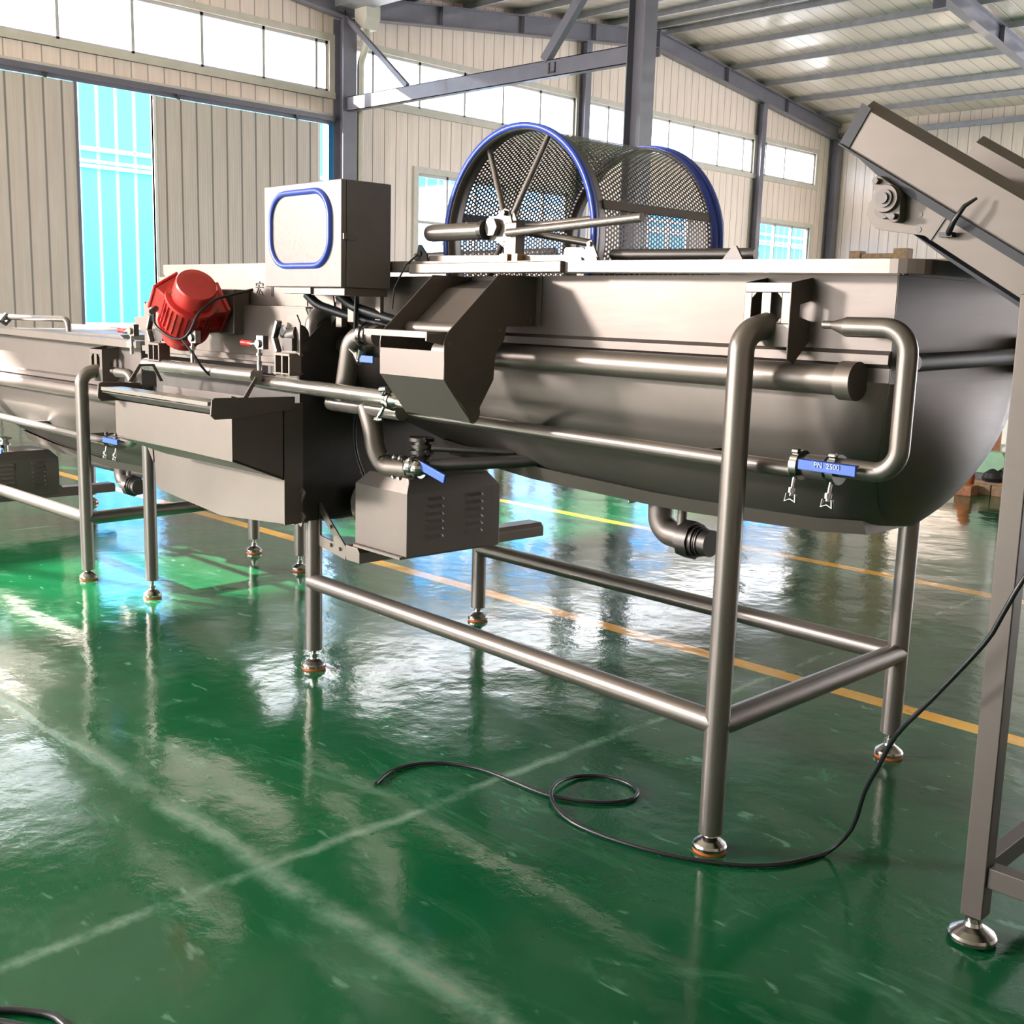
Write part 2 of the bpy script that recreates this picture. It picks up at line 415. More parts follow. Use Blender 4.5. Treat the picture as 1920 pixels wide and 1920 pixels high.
window(*runs[2], *clear_z, [17.57, 18.12, 18.68, 19.52, 20.38, 21.3, 22.28])
window(*runs[3], *clear_z, [23.2, 24.03])
for a, b in lows:
    k = max(2, round((b-a)/.72)); window(a, b, 1.0, 3.66, [a+(b-a)*i/k for i in range(1, k)], (2.85,) if a < 15 else (), 'clear')
# door header, track and sliding doors
mb = MB(); mb.box((GX, 1.3, 4.58), (GX+.04, 10.9, 4.66)); mb.box((GX, 1.3, 4.26), (GX+.05, 10.93, 4.36)); struct('trim_1', mb, 'cream')
mb = MB(); mb.box((GX+.05, 1.3, 4.24), (GX+.13, 10.9, 4.31)); mb.box((GX+.05, 1.3, 4.19), (GX+.065, 10.9, 4.24)); struct('trim_2', mb, 'girder')
for i, (a, b) in enumerate(((1.7, 6.80), (7.86, 10.62))):
    mb = MB(); mb.box((GX+.07, a, .05), (GX+.12, b, 4.17)); d = struct('door_%d' % (i+1), mb, 'doorpanel')
    mb = MB()
    for y in (a, b-.04): mb.box((GX+.06, y, .03), (GX+.13, y+.04, 4.18))
    part('edge_strip', mb, 'white' if i else 'girder', d)  # white on the second door paints in the light leaking along its edge
    for y in (a+.4, b-.4, ):
        mb = MB(); mb.box((GX+.08, y-.02, 4.17), (GX+.11, y+.02, 4.22)); mb.cyl((GX+.07, y, 4.23), (GX+.12, y, 4.23), .03, n=12)
        part('door_roller', mb, 'darksteel', d)
mb = MB(); mb.box((GX-.14, 10.86, 0), (GX+.02, 10.95, 4.3)); struct('trim_3', mb, 'blueclad_plain')

# steel frame: H columns
def hcol(x, y, z1, w_=.2, d_=.2, z0=0, t=.014, web='y'):
    mb = MB()
    if web == 'y':
        mb.box((x-w_/2, y-t/2, z0), (x+w_/2, y+t/2, z1))
        for s_ in (-1, 1): mb.box((x+s_*w_/2-t/2, y-d_/2, z0), (x+s_*w_/2+t/2, y+d_/2, z1))
    else:
        mb.box((x-t/2, y-w_/2, z0), (x+t/2, y+w_/2, z1))
        for s_ in (-1, 1): mb.box((x-d_/2, y+s_*w_/2-t/2, z0), (x+d_/2, y+s_*w_/2+t/2, z1))
    mb.box((x-w_/2-.06, y-d_/2-.06, z0), (x+w_/2+.06, y+d_/2+.06, z0+.02))
    return mb
tag(part('steel_column', hcol(GX+.14, YV, 5.76, .24, .26), 'girder'), 'grey steel column on the end wall beside the sliding doors, downpipe at its side', 'column')
tag(part('steel_column', hcol(GX+.10, 16.72, roof_z(16.7), .15, .15), 'girder'), 'slim grey end-wall post left of the tall free-standing column, above the drum', 'column')
tag(part('steel_column', hcol(GX+.10, 22.77, roof_z(22.77), .16, .16), 'girder'), 'slim grey end-wall post between the two rightmost high windows', 'column')
tag(part('steel_column', hcol(GX+.14, 26.08, roof_z(26), .22, .2), 'girder'), 'grey steel column in the far corner of the hall', 'column')
tag(part('steel_column', hcol(-9.0, YV, 5.76, .24, .24), 'girder'), 'tall free-standing dark grey column rising behind the perforated drum', 'column')
# rafters (I section following the slope)
def rafter(x, y0, y1, dep=.32, wf=.18):
    z0, z1 = roof_z(y0), roof_z(y1); mb = MB()
    mb.bar((x, y0, z0+.01), (x, y1, z1+.01), wf, .02); mb.bar((x, y0, z0+dep), (x, y1, z1+dep), wf, .02)
    mb.bar((x, y0, z0+dep/2), (x, y1, z1+dep/2), .012, dep)
    L = abs(y1-y0); k = int(L/1.9)
    for i in range(1, k):
        y = y0+(y1-y0)*i/k; z = z0+(z1-z0)*i/k; mb.box((x-wf/2, y-.008, z), (x+wf/2, y+.008, z+dep))
    return mb
t_n = 4
for x in (GX+.14, -9.0, -3.0):
    for y0, y1 in ((YV+.01, YR), (YR, 26.1), (3.4, YV-.01)):
        struct('trim_%d' % t_n, rafter(x, y0, y1), 'girder'); t_n += 1
    mb = MB(); mb.box((x-.11, YR-.02, roof_z(YR)-.16), (x+.11, YR+.02, roof_z(YR)+.40)); struct('trim_%d' % t_n, mb, 'girder'); t_n += 1
mb = MB(); mb.box((-15, YV-.2, 5.9), (8, YV+.2, 5.94)); mb.box((-15, YV-.2, 5.94), (8, YV-.18, 6.15)); mb.box((-15, YV+.18, 5.94), (8, YV+.2, 6.15))
struct('trim_%d' % t_n, mb, 'purlin'); t_n += 1
# purlins: Z sections running the length of the hall
for y in (11.5, 12.4, 13.65, 14.9, 16.15, 17.4, 18.5, 19.0, 20.15, 21.4, 22.65, 23.95, 25.2, 9.9, 8.65, 7.4, 6.15):
    z = roof_z(y)+.32; mb = MB()
    mb.box((-15, y-.004, z), (8, y+.004, z+.13)); mb.box((-15, y-.05, z), (8, y, z+.005)); mb.box((-15, y, z+.125), (8, y+.05, z+.13))
    struct('trim_%d' % t_n, mb, 'purlin'); t_n += 1
mb = MB(); mb.box((-14.97, 26.15, 5.88), (8, 26.24, 6.0)); struct('trim_%d' % t_n, mb, 'purlin'); t_n += 1
# tie beam and braces on the valley line
mb = MB(); x0, x1 = GX+.27, -9.12
mb.box((x0, YV-.06, 4.39), (x1, YV-.052, 4.60)); mb.box((x0, YV-.06, 4.39), (x1, YV+.05, 4.40)); mb.box((x0, YV-.06, 4.59), (x1, YV+.05, 4.60))
tb = tag(part('tie_beam', mb, 'girder'), 'long horizontal grey channel beam joining end-wall column and free-standing column', 'beam')
mb = MB()
for x in (-10.46, -10.36): mb.box((x, YV-.075, 4.43), (x+.02, YV-.058, 4.56))
mb.box((-10.46, YV-.075, 4.43), (-10.34, YV-.058, 4.45)); part('clip', mb, 'darksteel', tb)
mb = MB(); mb.bar((-10.56, YV-.02, 4.61), (-9.2, YV-.02, 6.15), .10, .12); tag(part('knee_brace', mb, 'girder'), 'thick slanting grey brace rising right from tie beam to the roof', 'brace')
mb = MB(); mb.bar((-13.33, YV-.02, 4.61), (-14.78, YV-.02, 5.76), .06, .07); tag(part('knee_brace', mb, 'girder'), 'thin slanting grey brace between end-wall column top and tie beam', 'brace')
# rain hopper and downpipe
rh = thing(W0, 'rainwater_downpipe', 'white hopper head and downpipe beside the end-wall column', 'downpipe', (-14.6, 11.28, 4.3))
mb = MB(); mb.prism([(-14.72, 5.95), (-14.42, 5.95), (-14.42, 5.75), (-14.50, 5.60), (-14.66, 5.60), (-14.72, 5.75)], 'y', 11.15, 11.42); part('hopper_head', mb, 'cream', rh, .01)
mb = MB(); mb.tube([(-14.58, 11.28, 5.62), (-14.58, 11.28, 5.4), (-14.78, 11.32, 5.15), (-14.78, 11.32, 4.3), (-14.78, 11.32, .3)], .055, 12, .06); part('pipe', mb, 'cream', rh)

# ------------------------------------------------------------------ outside: blue clad building
bb = thing(W0, 'blue_building', 'bright blue clad building across the yard, seen past the sliding doors', 'building', (-26, 20, 0))
mb = MB(); mb.box((-30, -6, .92), (-24, 70, 7.0)); part('cladding', mb, 'blueclad', bb)
mb = MB(); mb.box((-30, -6, 0), (-23.97, 70, .92)); part('plinth', mb, 'plinth', bb)
mb = MB(); mb.box((-24, -6, 4.52), (-23.9, 70, 4.60)); mb.box((-24, -6, 4.17), (-23.85, 70, 4.23)); mb.box((-24, -6, 4.28), (-23.93, 70, 4.34)); part('door_track', mb, 'white', bb)
mb = MB(); mb.prism([(-23.7, 6.95), (-27, 8.2), (-27, 8.3), (-23.7, 7.05)], 'y', -6, 70); part('roof_sheet', mb, 'blueclad_plain', bb)
gp = thing(W0, 'pipe_rack', 'grey canopy with white posts outside the low window behind the drum', 'canopy', (-20, 17, 0))
mb = MB(); mb.box((-21.5, 15.2, 3.1), (-19.5, 18.6, 3.5)); part('canopy', mb, 'purlin', gp)
for y in (15.6, 16.9, 18.2):
    mb = MB(); mb.box((-19.6, y, -.04), (-19.5, y+.1, 3.1)); part('post', mb, 'white', gp)
for i, y in enumerate((36.4, 37.3)):
    mb = MB(); mb.bar((-21, y, -.04), (-21.3, y+.5, 4.2-.6*i), .3, .04, (0, 1, 0))
    tag(part('leaning_board', mb, 'white' if i == 0 else 'cream'), ('white board leaning outside the far low window', 'cream board leaning outside the far low window, right of the white one')[i], 'board')

# ================================================================== TROUGH WASHERS
def foot(fr, parent, x, y, zb, pad=.046):
    """screw foot under a leg whose tube ends at zb"""
    mb = MB(); mb.cyl((x, y, .03), (x, y, zb+.02), .009, n=12); mb.cyl((x, y, .045), (x, y, .06), .018, n=6)
    mb.lathe((x, y, .008), (0,0,1), [(0, pad), (.008, pad), (.014, pad*.93), (.024, pad*.66), (.032, pad*.40), (.040, pad*.33), (.050, pad*.30)], 28)
    f = part('levelling_foot', mb, 'chrome', parent)
    return f
def foot_ring(parent, x, y, pad=.046):
    mb = MB(); mb.cyl((x, y, 0.0), (x, y, .009), pad*.97, n=28); part('rubber_ring', mb, 'orange', parent)
def valve(fr, root, p, ln=.13, blue=True, hl=.15, hdir=1, name='ball_valve'):
    """horizontal ball valve along x starting at p, blue lever above, ring clamps with wing nuts"""
    x, y, z = p; mb = MB()
    mb.cyl((x, y, z), (x+.012, y, z), .032, n=24); mb.cyl((x+.012, y, z), (x+.03, y, z), .024, n=20)
    mb.cyl((x+.03, y, z), (x+.085, y, z), .030, n=24); mb.cyl((x+.085, y, z), (x+.10, y, z), .024, n=20)
    mb.cyl((x+.10, y, z), (x+.112, y, z), .032, n=24); mb.cyl((x+.058, y, z), (x+.058, y-.045, z+.01), .011, n=12)
    v = part(name, mb, 'tube', root)
    for xx in (x+.002, x+.104):
        mb = MB(); mb.cyl((xx-.006, y, z), (xx+.014, y, z), .037, n=24); mb.cyl((xx+.004, y-.02, z-.03), (xx+.004, y-.03, z-.075), .005, n=8)
        mb.cyl((xx+.004, y-.028, z-.055), (xx+.004, y-.030, z-.068), .010, n=8)
        mb.tube([(xx-.008, y-.03, z-.07), (xx-.012, y-.031, z-.09), (xx+.004, y-.03, z-.083), (xx+.020, y-.031, z-.09), (xx+.016, y-.03, z-.07)], .004, 8)
        mb.cyl((xx-.004, y-.02, z+.034), (xx+.012, y-.02, z+.034), .008, n=10)
        part('tri_clamp', mb, 'chrome', v)
    if blue:
        mb = MB(); a, b = (x+.035, x+.035+hl) if hdir > 0 else (x+.08-hl, x+.08)
        mb.box((a, y-.055, z-.004), (b, y-.047, z+.022)); mb.box((a, y-.055, z+.018), (b, y-.038, z+.022))
        h = part('valve_handle', mb, 'bluehandle', v, .003, 'blue lever handle')
    return v
def text_mesh(name, body, size, loc, rot, mat, parent, extrude=.0008):
    cu = bpy.data.curves.new(name, 'FONT'); cu.body = body; cu.size = size; cu.extrude = extrude
    cu.align_x = 'CENTER'; cu.align_y = 'CENTER'
    o = bpy.data.objects.new(name, cu); COL.objects.link(o); o.parent = parent
    o.location = Vector(loc)-OFF.get(parent.name, Vector()); o.rotation_euler = rot; o.data.materials.append(M[mat])
    dg = bpy.context.evaluated_depsgraph_get(); me = bpy.data.meshes.new_from_object(o.evaluated_get(dg))
    q = bpy.data.objects.new(name, me); COL.objects.link(q); q.parent = parent; q.location = o.location; q.rotation_euler = rot
    bpy.data.objects.remove(o); q.name = name
    return q

def trough(fr, label, dz, detail=True):
    root = thing(fr, 'trough_washer', label, 'washing machine', (0, 0, 0))
    Z = lambda z: z+dz
    # ---- shell: half-round body under straight walls
    yc, hw = .505, .355; n = 22
    xs = [-2.05, -2.0, -1.8, -1.5, -1.2, -.9, -.6, -.3, 0, .14, .20, .25, .28, .31]
    def zb(x):
        pts = [(-2.05, .99), (-1.6, .885), (-1.1, .838), (-.5, .82), (.0, .832), (.316, .862)]
        for (a, za), (b, zb_) in zip(pts[:-1], pts[1:]):
            if a <= x <= b: return za+(zb_-za)*(x-a)/(b-a)
        return pts[-1][1]
    def section(x):
        s = [(yc-hw, 1.515), (yc-hw, 1.335), (yc-hw-.012, 1.325), (yc-hw-.012, 1.305), (yc-hw, 1.295)]
        b = zb(x)
        for k in range(n+1):
            t = PI*k/n; s.append((yc-hw*math.cos(t), 1.26-(1.26-b)*math.sin(t)))
        s += [(yc+hw, 1.295), (yc+hw, 1.515)]
        return s
    def xend(z):                       # the end plate leans inward below the fold
        return .315 if z > 1.26 else .315-.13*((1.26-z)/.44)**1.6
    mb = MB(); rows = []
    NX = 16
    for i in range(NX+1):
        f = i/NX; base = -2.05+f*2.365; row = []
        for (y, z) in section(base):
            xe = xend(z); x = base if f < .75 else base+(xe-.315)*((f-.75)/.25)
            row.append((x, y, Z(z)))
        rows.append(row)
    L = len(rows[0]); vs = [p for r in rows for p in r]
    fs = [(i*L+k, (i+1)*L+k, (i+1)*L+k+1, i*L+k+1) for i in range(NX) for k in range(L-1)]
    sm = [5 <= k <= 5+n for i in range(NX) for k in range(L-1)]
    o = len(mb.v); mb.add(vs, fs); mb.sm[-len(fs):] = sm
    body = part('trough_body', mb, 'sheet', root)
    sol = body.modifiers.new('thickness', 'SOLIDIFY'); sol.thickness = .004; sol.offset = 0
    # ---- end plate (dished below the fold) and the left one
    for side, nm in ((1, 'end_plate'), (0, 'end_plate')):
        mb = MB()
        sec = section(.315 if side else -2.05)
        left = sec[:5+n//2+1]; right = list(reversed(sec[5+n//2:]))
        # resample both flanks by height
        def at_h(poly, z):
            for (a, za), (b, zb_) in zip(poly[:-1], poly[1:]):
                if min(za, zb_)-1e-9 <= z <= max(za, zb_)+1e-9 and abs(za-zb_) > 1e-9: return a+(b-a)*(z-za)/(zb_-za)
            return poly[-1][0]
        b0 = zb(.315 if side else -2.05)
        hs = [1.515, 1.40, 1.30, 1.262, 1.258]+[1.258-(1.258-b0)*math.sin(PI/2*k/14) for k in range(1, 14)]
        NY = 14; grid = []
        for h in hs:
            ya, yb = at_h(left, h), at_h(right, h)
            ya = yc-hw if h > 1.26 else ya; yb = yc+hw if h > 1.26 else yb
            r = []
            for k in range(NY+1):
                f = k/NY; y = ya+(yb-ya)*f
                x = (xend(h) if side else -2.05)
                if side and h < 1.258: x += .05*math.sin(PI*f)*math.sin(PI*min(1, (1.258-h)/.44))
                r.append((x, y, Z(h)))
            grid.append(r)
        vs = [p for r in grid for p in r]; fs = []; sms = []
        for i in range(len(hs)-1):
            for k in range(NY): a = i*(NY+1)+k; fs.append((a, a+1, a+NY+2, a+NY+1)); sms.append(i >= 4)
        mb.add(vs, fs); mb.sm = sms
        e = part(nm, mb, 'sheet', root); so = e.modifiers.new('thickness', 'SOLIDIFY'); so.thickness = .004; so.offset = 0
    # ---- rim: folded channel lip round the top
    mb = MB(); tilt = -.0088
    zr = lambda x, z: Z(z)+x*tilt+.003
    y0, y1, xe, xl, rc = .062, .95, .415, -2.1, .075
    path = [(xl, y0)] + [(xe-rc+rc*math.sin(t), y0+rc-rc*math.cos(t)) for t in [PI/2*k/6 for k in range(7)]] + \
           [(xe-rc+rc*math.cos(t), y1-rc+rc*math.sin(t)) for t in [PI/2*k/6 for k in range(7)]] + [(xl, y1)]
    prof = [(.0, 1.512), (.0, 1.546), (.09, 1.546), (.09, 1.512), (.080, 1.512), (.080, 1.536), (.008, 1.536), (.008, 1.512)]
    rows = []
    for i, p in enumerate(path):
        a = Vector(path[max(0, i-1)]); b = Vector(path[min(len(path)-1, i+1)]); t = (b-a).normalized(); nrm = Vector((-t.y, t.x))
        rows.append([(p[0]+nrm.x*d, p[1]+nrm.y*d, zr(p[0], z)) for d, z in prof])
    K = len(prof); vs = [q for r in rows for q in r]; fs = []
    for i in range(len(path)-1):
        for k in range(K): a = i*K+k; b = i*K+(k+1) % K; fs.append((a, b, b+K, a+K))
    fs += [tuple(range(K)), tuple((len(path)-1)*K+k for k in range(K-1, -1, -1))]
    mb.add(vs, fs); rim = part('rim', mb, 'steel', root, .003)
    # ---- keel strip
    mb = MB(); P_ = []
    for i in range(13):
        x = -1.55+i*(1.70)/12; b = zb(x)
        q_ = 1-.35*i/12; P_.append([(x, .505-.20*q_, Z(b+.05*q_)), (x, .505-.165*q_, Z(b-.008)), (x, .505+.165*q_, Z(b-.008)), (x, .505+.20*q_, Z(b+.05*q_))])
    vs = [q for r in P_ for q in r]; fs = [(i*4+k, i*4+k+1, i*4+k+5, i*4+k+4) for i in range(12) for k in range(3)] + [(0, 1, 2, 3), (51, 50, 49, 48)]
    mb.add(vs, fs); part('keel_channel', mb, 'steel', root)
    # ---- pipes along the side
    mb = MB(); mb.cyl((-2.03, .108, Z(1.262)), (.225, .108, Z(1.262)), .037, n=28); pp = part('air_pipe', mb, 'steel', root)
    mb = MB(); mb.cyl((.215, .108, Z(1.262)), (.258, .108, Z(1.262)), .047, n=28); part('end_cap', mb, 'steel', pp)
    for x in (-1.75, -.35):
        mb = MB(); mb.box((x-.02, .11, Z(1.23)), (x+.02, .15, Z(1.29))); part('pipe_clip', mb, 'steel', pp)
    mb = MB(); mb.cyl((-2.03, .075, Z(1.052)), (.125, .075, Z(1.035)), .021, n=24); lp = part('spray_pipe', mb, 'tube', root)
    for x in (-1.7, -.9, -.2):
        mb = MB(); mb.box((x-.01, .08, Z(1.028)), (x+.01, .21, Z(1.05))); part('pipe_clip', mb, 'steel', lp)
    mb = MB(); mb.cyl((.345, .2, Z(1.31)), (.345, .86, Z(1.325)), .022, n=20); cr = part('cross_pipe', mb, 'darksteel', root)
    mb = MB(); mb.cyl((.345, .82, Z(1.325)), (.345, .87, Z(1.325)), .055, n=24); part('hub', mb, 'black', cr)
    valve(fr, root, (.14, .06, Z(1.052)), hl=.155)
    if detail:
        text_mesh('lettering', 'PN  2500', .018, (.255, .0035, Z(1.064)), (PI/2, 0, 0), 'lettering', root)
    mb = MB()
    mb.tube([(.25, .06, Z(1.058)), (.405, .06, Z(1.058)), (.405, .06, Z(1.390)), (.245, .06, Z(1.390))], .0235, 20, .06, 8)
    mb.cyl((.247, .06, Z(1.390)), (.205, .06, Z(1.393)), .0235, .009, n=20, caps=False); mb.cyl((.207, .06, Z(1.393)), (.186, .06, Z(1.393)), .010, n=14)
    mb.sphere((.186, .06, Z(1.393)), .010)
    part('overflow_pipe', mb, 'tube', root)
    # ---- drain under the trough
    ZD = lambda z: z+dz+.055
    mb = MB()
    mb.cyl((-0.650, .5, ZD(.79)), (-0.650, .5, ZD(.765)), .058, n=28)
    mb.tube([(-0.650, .5, ZD(.77)), (-0.650, .5, ZD(.655)), (-0.530, .5, ZD(.645))], .042, 22, .085, 9)
    dr = part('drain_elbow', mb, 'sheet', root)
    mb = MB(); mb.cyl((-0.545, .5, ZD(.645)), (-0.500, .5, ZD(.645)), .062, n=8); mb.cyl((-0.500, .5, ZD(.645)), (-0.485, .5, ZD(.645)), .052, n=24)
    for k in range(6): mb.cyl((-0.515+k*.008, .5, ZD(.645)), (-0.510+k*.008, .5, ZD(.645)), .047, n=24)
    mb.cyl((-0.485, .5, ZD(.645)), (-0.438, .5, ZD(.645)), .043, n=24); part('union_nut', mb, 'darksteel', dr)
    mb = MB(); mb.cyl((-0.650, .5, ZD(.768)), (-0.650, .5, ZD(.752)), .064, n=28); mb.cyl((-.70, .44, ZD(.76)), (-.66, .47, ZD(.76)), .007, n=10)
    mb.tube([(-.705, .435, ZD(.75)), (-.72, .42, ZD(.745)), (-.73, .43, ZD(.76)), (-.715, .44, ZD(.772)), (-.70, .437, ZD(.765))], .004, 8); part('tri_clamp', mb, 'chrome', dr)
    mb = MB(); mb.cyl((-0.560, .5, ZD(.79)), (-0.560, .5, ZD(.68)), .016, n=16); part('vent_stub', mb, 'sheet', dr)
    # ---- stand
    r = .0325
    for i, (x, y) in enumerate(((0, -.01), (-1.95, 0))):
        ztop = Z(1.385)
        zf = .05 if i == 0 else .078
        mb = MB(); mb.tube([(x, y, zf), (x+.0, y, ztop-.02), (x+.02, y+.085, ztop+.005)], r, 24, .075, 8)
        lg = part('leg', mb, 'tube', root); foot(fr, lg, x, y, zf); foot_ring(lg, x, y)
        # bracket tying the leg to the wall
        bx = x+.02; mb = MB(); yb = .058
        # front plate with a pair of slots (built of strips)
        X0, X1, z0, z1 = bx-.07, bx+.068, Z(1.335), Z(1.492)
        s0, s1, t0, t1 = bx-.048, bx+.042, Z(1.392), Z(1.468)
        mb.box((X0, yb, z0), (X1, yb+.004, t0)); mb.box((X0, yb, t1), (X1, yb+.004, z1))
        mb.box((X0, yb, t0), (s0, yb+.004, t1)); mb.box((s1, yb, t0), (X1, yb+.004, t1)); mb.box((bx-.018, yb, t0), (bx+.010, yb+.004, t1))
        for (cx, cz, sx, sz) in ((s0, t0, 1, 1), (s0, t1, 1, -1), (s1, t0, -1, 1), (s1, t1, -1, -1)):
            mb.prism([(cx, cz), (cx+sx*.016, cz), (cx, cz+sz*.016)], 'y', yb, yb+.004)
        mb.prism([(yb, z0-.03), (yb, z1), (.15, z1+.015), (.15, Z(1.45)), (.10, Z(1.44)), (.10, Z(1.41)), (.15, Z(1.40)), (.15, Z(1.35)), (yb+.03, z0-.04)], 'x', X1-.004, X1)
        mb.prism([(yb, z0), (yb, z1), (.15, z1+.015), (.15, Z(1.35))], 'x', X0, X0+.004)
        mb.box((X0, yb, Z(1.38)), (X1, .15, Z(1.384)))
        if i == 0 or not detail: part('mounting_bracket', mb, 'steel', root, .0015)
        else:
            mb = MB()
            mb.prism([(bx-.09, Z(1.30)), (bx-.09, Z(1.42)), (bx+.03, Z(1.47)), (bx+.05, Z(1.36)), (bx+.02, Z(1.33)), (bx-.01, Z(1.38))], 'y', .05, .056)
            for a_, b_ in ((-.06, 1.395), (-.0, 1.405)): mb.cyl((bx+a_, .045, Z(b_)), (bx+a_, .056, Z(b_)), .008, n=12)
            mb.box((bx-.09, .05, Z(1.30)), (bx-.085, .15, Z(1.42))); part('mounting_bracket', mb, 'steel', root)
    for x, y in ((-.035, .985), (-2.1, .98)):
        zf = .06 if x < -1 else .082
        mb = MB(); top = 1.10 if x < -1 else .98
        mb.cyl((x, y, zf), (x, y, Z(top)), r, n=24); lg = part('leg', mb, 'tube', root); foot(fr, lg, x, y, zf); foot_ring(lg, x, y)
        mb = MB(); mb.prism([(x-.03, Z(top)), (x+.03, Z(top)), (x+.03, Z(.85)), (x-.03, Z(.83))], 'y', .84, .98); part('gusset', mb, 'sheet', lg)
    zrail = .352 if dz == 0 else .312
    mb = MB(); mb.cyl((-1.95, -.005, zrail), (0, -.01, zrail+.003), .0325, n=24); part('side_rail', mb, 'tube', root)
    mb = MB(); mb.cyl((-2.1, .98, zrail-.015), (-.035, .985, zrail-.003), .0325, n=24); part('side_rail', mb, 'tube', root)
    mb = MB(); mb.cyl((0, -.01, zrail), (-.035, .985, zrail), .0335, n=24); part('cross_rail', mb, 'tube', root)
    # ---- pump shelf
    mb = MB()
    mb.prism([(-1.74, Z(.500)), (-1.735, Z(.532)), (-1.66, Z(.532)), (-1.645, Z(.515)), (-1.645, Z(.475)), (-1.73, Z(.475))], 'y', .0, .94)
    part('pump_shelf', mb, 'steel', root, .003)
    mb = MB()
    O_ = [(-1.925, Z(.665)), (-1.905, Z(.665)), (-1.735, Z(.525)), (-1.735, Z(.475)), (-1.925, Z(.50))]
    I_ = [(-1.905, Z(.625)), (-1.900, Z(.620)), (-1.815, Z(.55)), (-1.815, Z(.53)), (-1.905, Z(.54))]
    for yy in (.0, .006): mb.add([(a, yy, b) for a, b in O_+I_], [(k, (k+1) % 5, (k+1) % 5+5, k+5) for k in range(5)])
    mb.add([(a, .0, b) for a, b in O_]+[(a, .006, b) for a, b in O_], [(k, (k+1) % 5, (k+1) % 5+5, k+5) for k in range(5)])
    mb.add([(a, .0, b) for a, b in I_]+[(a, .006, b) for a, b in I_], [(k, (k+1) % 5, (k+1) % 5+5, k+5) for k in range(5)])
    for a, b in ((-1.83, .585), (-1.83, .515), (-1.77, .51)): mb.cyl((a, -.008, Z(b)), (a, .008, Z(b)), .007, n=10)
    part('shelf_bracket', mb, 'steel', root)
    mb = MB(); mb.prism([(.50, Z(.53)), (.60, Z(.53)), (.50, Z(.62))], 'x', -1.68, -1.675); part('shelf_bracket', mb, 'steel', root)
    return root

A = Fr((-1.58, 2.40, 0), math.radians(-2.6))
Cf = Fr((-5.45, 2.47, 0), 0)
washA = trough(A, 'large grey stainless trough washer in front, pipes along its side, on round tube legs', 0)
washC = trough(Cf, 'lower stainless trough washer at the left edge, behind the vibrating screen', -.33, False)

def pump(fr, label, dz):
    Z = lambda z: z+dz
    t = thing(fr, 'pump_unit', label, 'pump', (-1.55, .24, Z(.533)))
    x0, x1, y0, y1, zb, zt, zz = -1.702, -1.388, .02, .455, Z(.542), Z(.768), Z(.820)
    mb = MB(); i = .055
    vs = [(x0,y0,zb),(x1,y0,zb),(x1,y1,zb),(x0,y1,zb),(x0,y0,zt),(x1,y0,zt),(x1,y1,zt),(x0,y1,zt),(x0+i,y0+i*.5,zz),(x1-.012,y0+i*.35,zz),(x1-.012,y1-i,zz),(x0+i,y1-i,zz)]
    mb.add(vs, [(0,3,2,1),(0,1,5,4),(1,2,6,5),(2,3,7,6),(3,0,4,7),(4,5,9,8),(5,6,10,9),(6,7,11,10),(7,4,8,11),(8,9,10,11)])
    cov = part('motor_cover', mb, 'sheet', t, .003)
    for c, (ya, yb) in enumerate(((.10, .19), (.285, .375))):
        for k in range(6):
            z = Z(.598+k*.027); mb = MB(); pts = []
            for j in range(7):
                f = j/6; y = ya+(yb-ya)*f; d = .007*min(1, 6*f, 6*(1-f)); pts.append(((x1, y, z+.016), (x1+d, y, z+.004), (x1, y, z+.004)))
            vs = [q for p in pts for q in p]; mb.add(vs, [(a*3+k_, a*3+3+k_, a*3+3+(k_+1) % 3, a*3+(k_+1) % 3) for a in range(6) for k_ in range(3)])
            part('louvre', mb, 'steel', cov)
    mb = MB(); mb.box((x0+.01, y0-.015, Z(.533)), (x1-.02, y1+.01, Z(.542))); part('base_plate', mb, 'steel', t)
    mb = MB(); mb.lathe((-1.87, .20, Z(.66)), (1, 0, 0), [(0, .03), (.0, .085), (.03, .105), (.12, .105), (.165, .09)], 32); part('pump_casing', mb, 'steel', t)
    mb = MB(); mb.cyl((-1.915, .20, Z(.67)), (-1.87, .20, Z(.67)), .045, n=24); mb.cyl((-1.90, .20, Z(.67)), (-1.89, .20, Z(.67)), .056, n=24); part('inlet_flange', mb, 'darksteel', t)
    return t
pump(A, 'grey louvred pump box hung under the large front washer', 0)
pump(Cf, 'greenish lit louvred pump box under the left-edge washer', -.33)

# ------------------------------------------------------------------ pump discharge pipework of the front washer
pw = thing(A, 'pump_pipework', 'bent steel pipes, clamps and valve rising from the pump box', 'pipework', (-1.45, .1, .83))
mb = MB(); mb.tube([(-1.62, .01, 1.06), (-1.585, .01, .99), (-1.575, .02, .90), (-1.55, .04, .845), (-1.44, .07, .848)], .036, 20, .06, 6); part('bent_pipe', mb, 'steel', pw)
mb = MB(); mb.tube([(-1.75, .0, 1.07), (-1.735, .0, 1.14), (-1.70, .0, 1.285), (-1.64, .02, 1.31), (-1.56, .02, 1.305)], .036, 20, .06, 7)
part('bent_pipe', mb, 'steel', pw)
mb = MB(); mb.tube([(-1.84, .01, 1.052), (-1.41, .01, 1.052)], .030, 20); mb.sphere((-1.84, .01, 1.052), .030); part('manifold_pipe', mb, 'pipe', pw)
mb = MB(); mb.cyl((-1.64, .015, 1.31), (-1.622, .015, 1.308), .044, n=24); mb.cyl((-1.612, .015, 1.308), (-1.60, .015, 1.307), .040, n=24)
mb.cyl((-1.65, -.04, 1.255), (-1.60, -.045, 1.235), .007, n=10); mb.cyl((-1.60, -.045, 1.24), (-1.57, -.05, 1.215), .016, n=10); part('tri_clamp', mb, 'chrome', pw)
mb = MB(); mb.cyl((-1.57, -.055, 1.225), (-1.55, -.06, 1.26), .014, n=10); vh = part('small_valve', mb, 'chrome', pw)
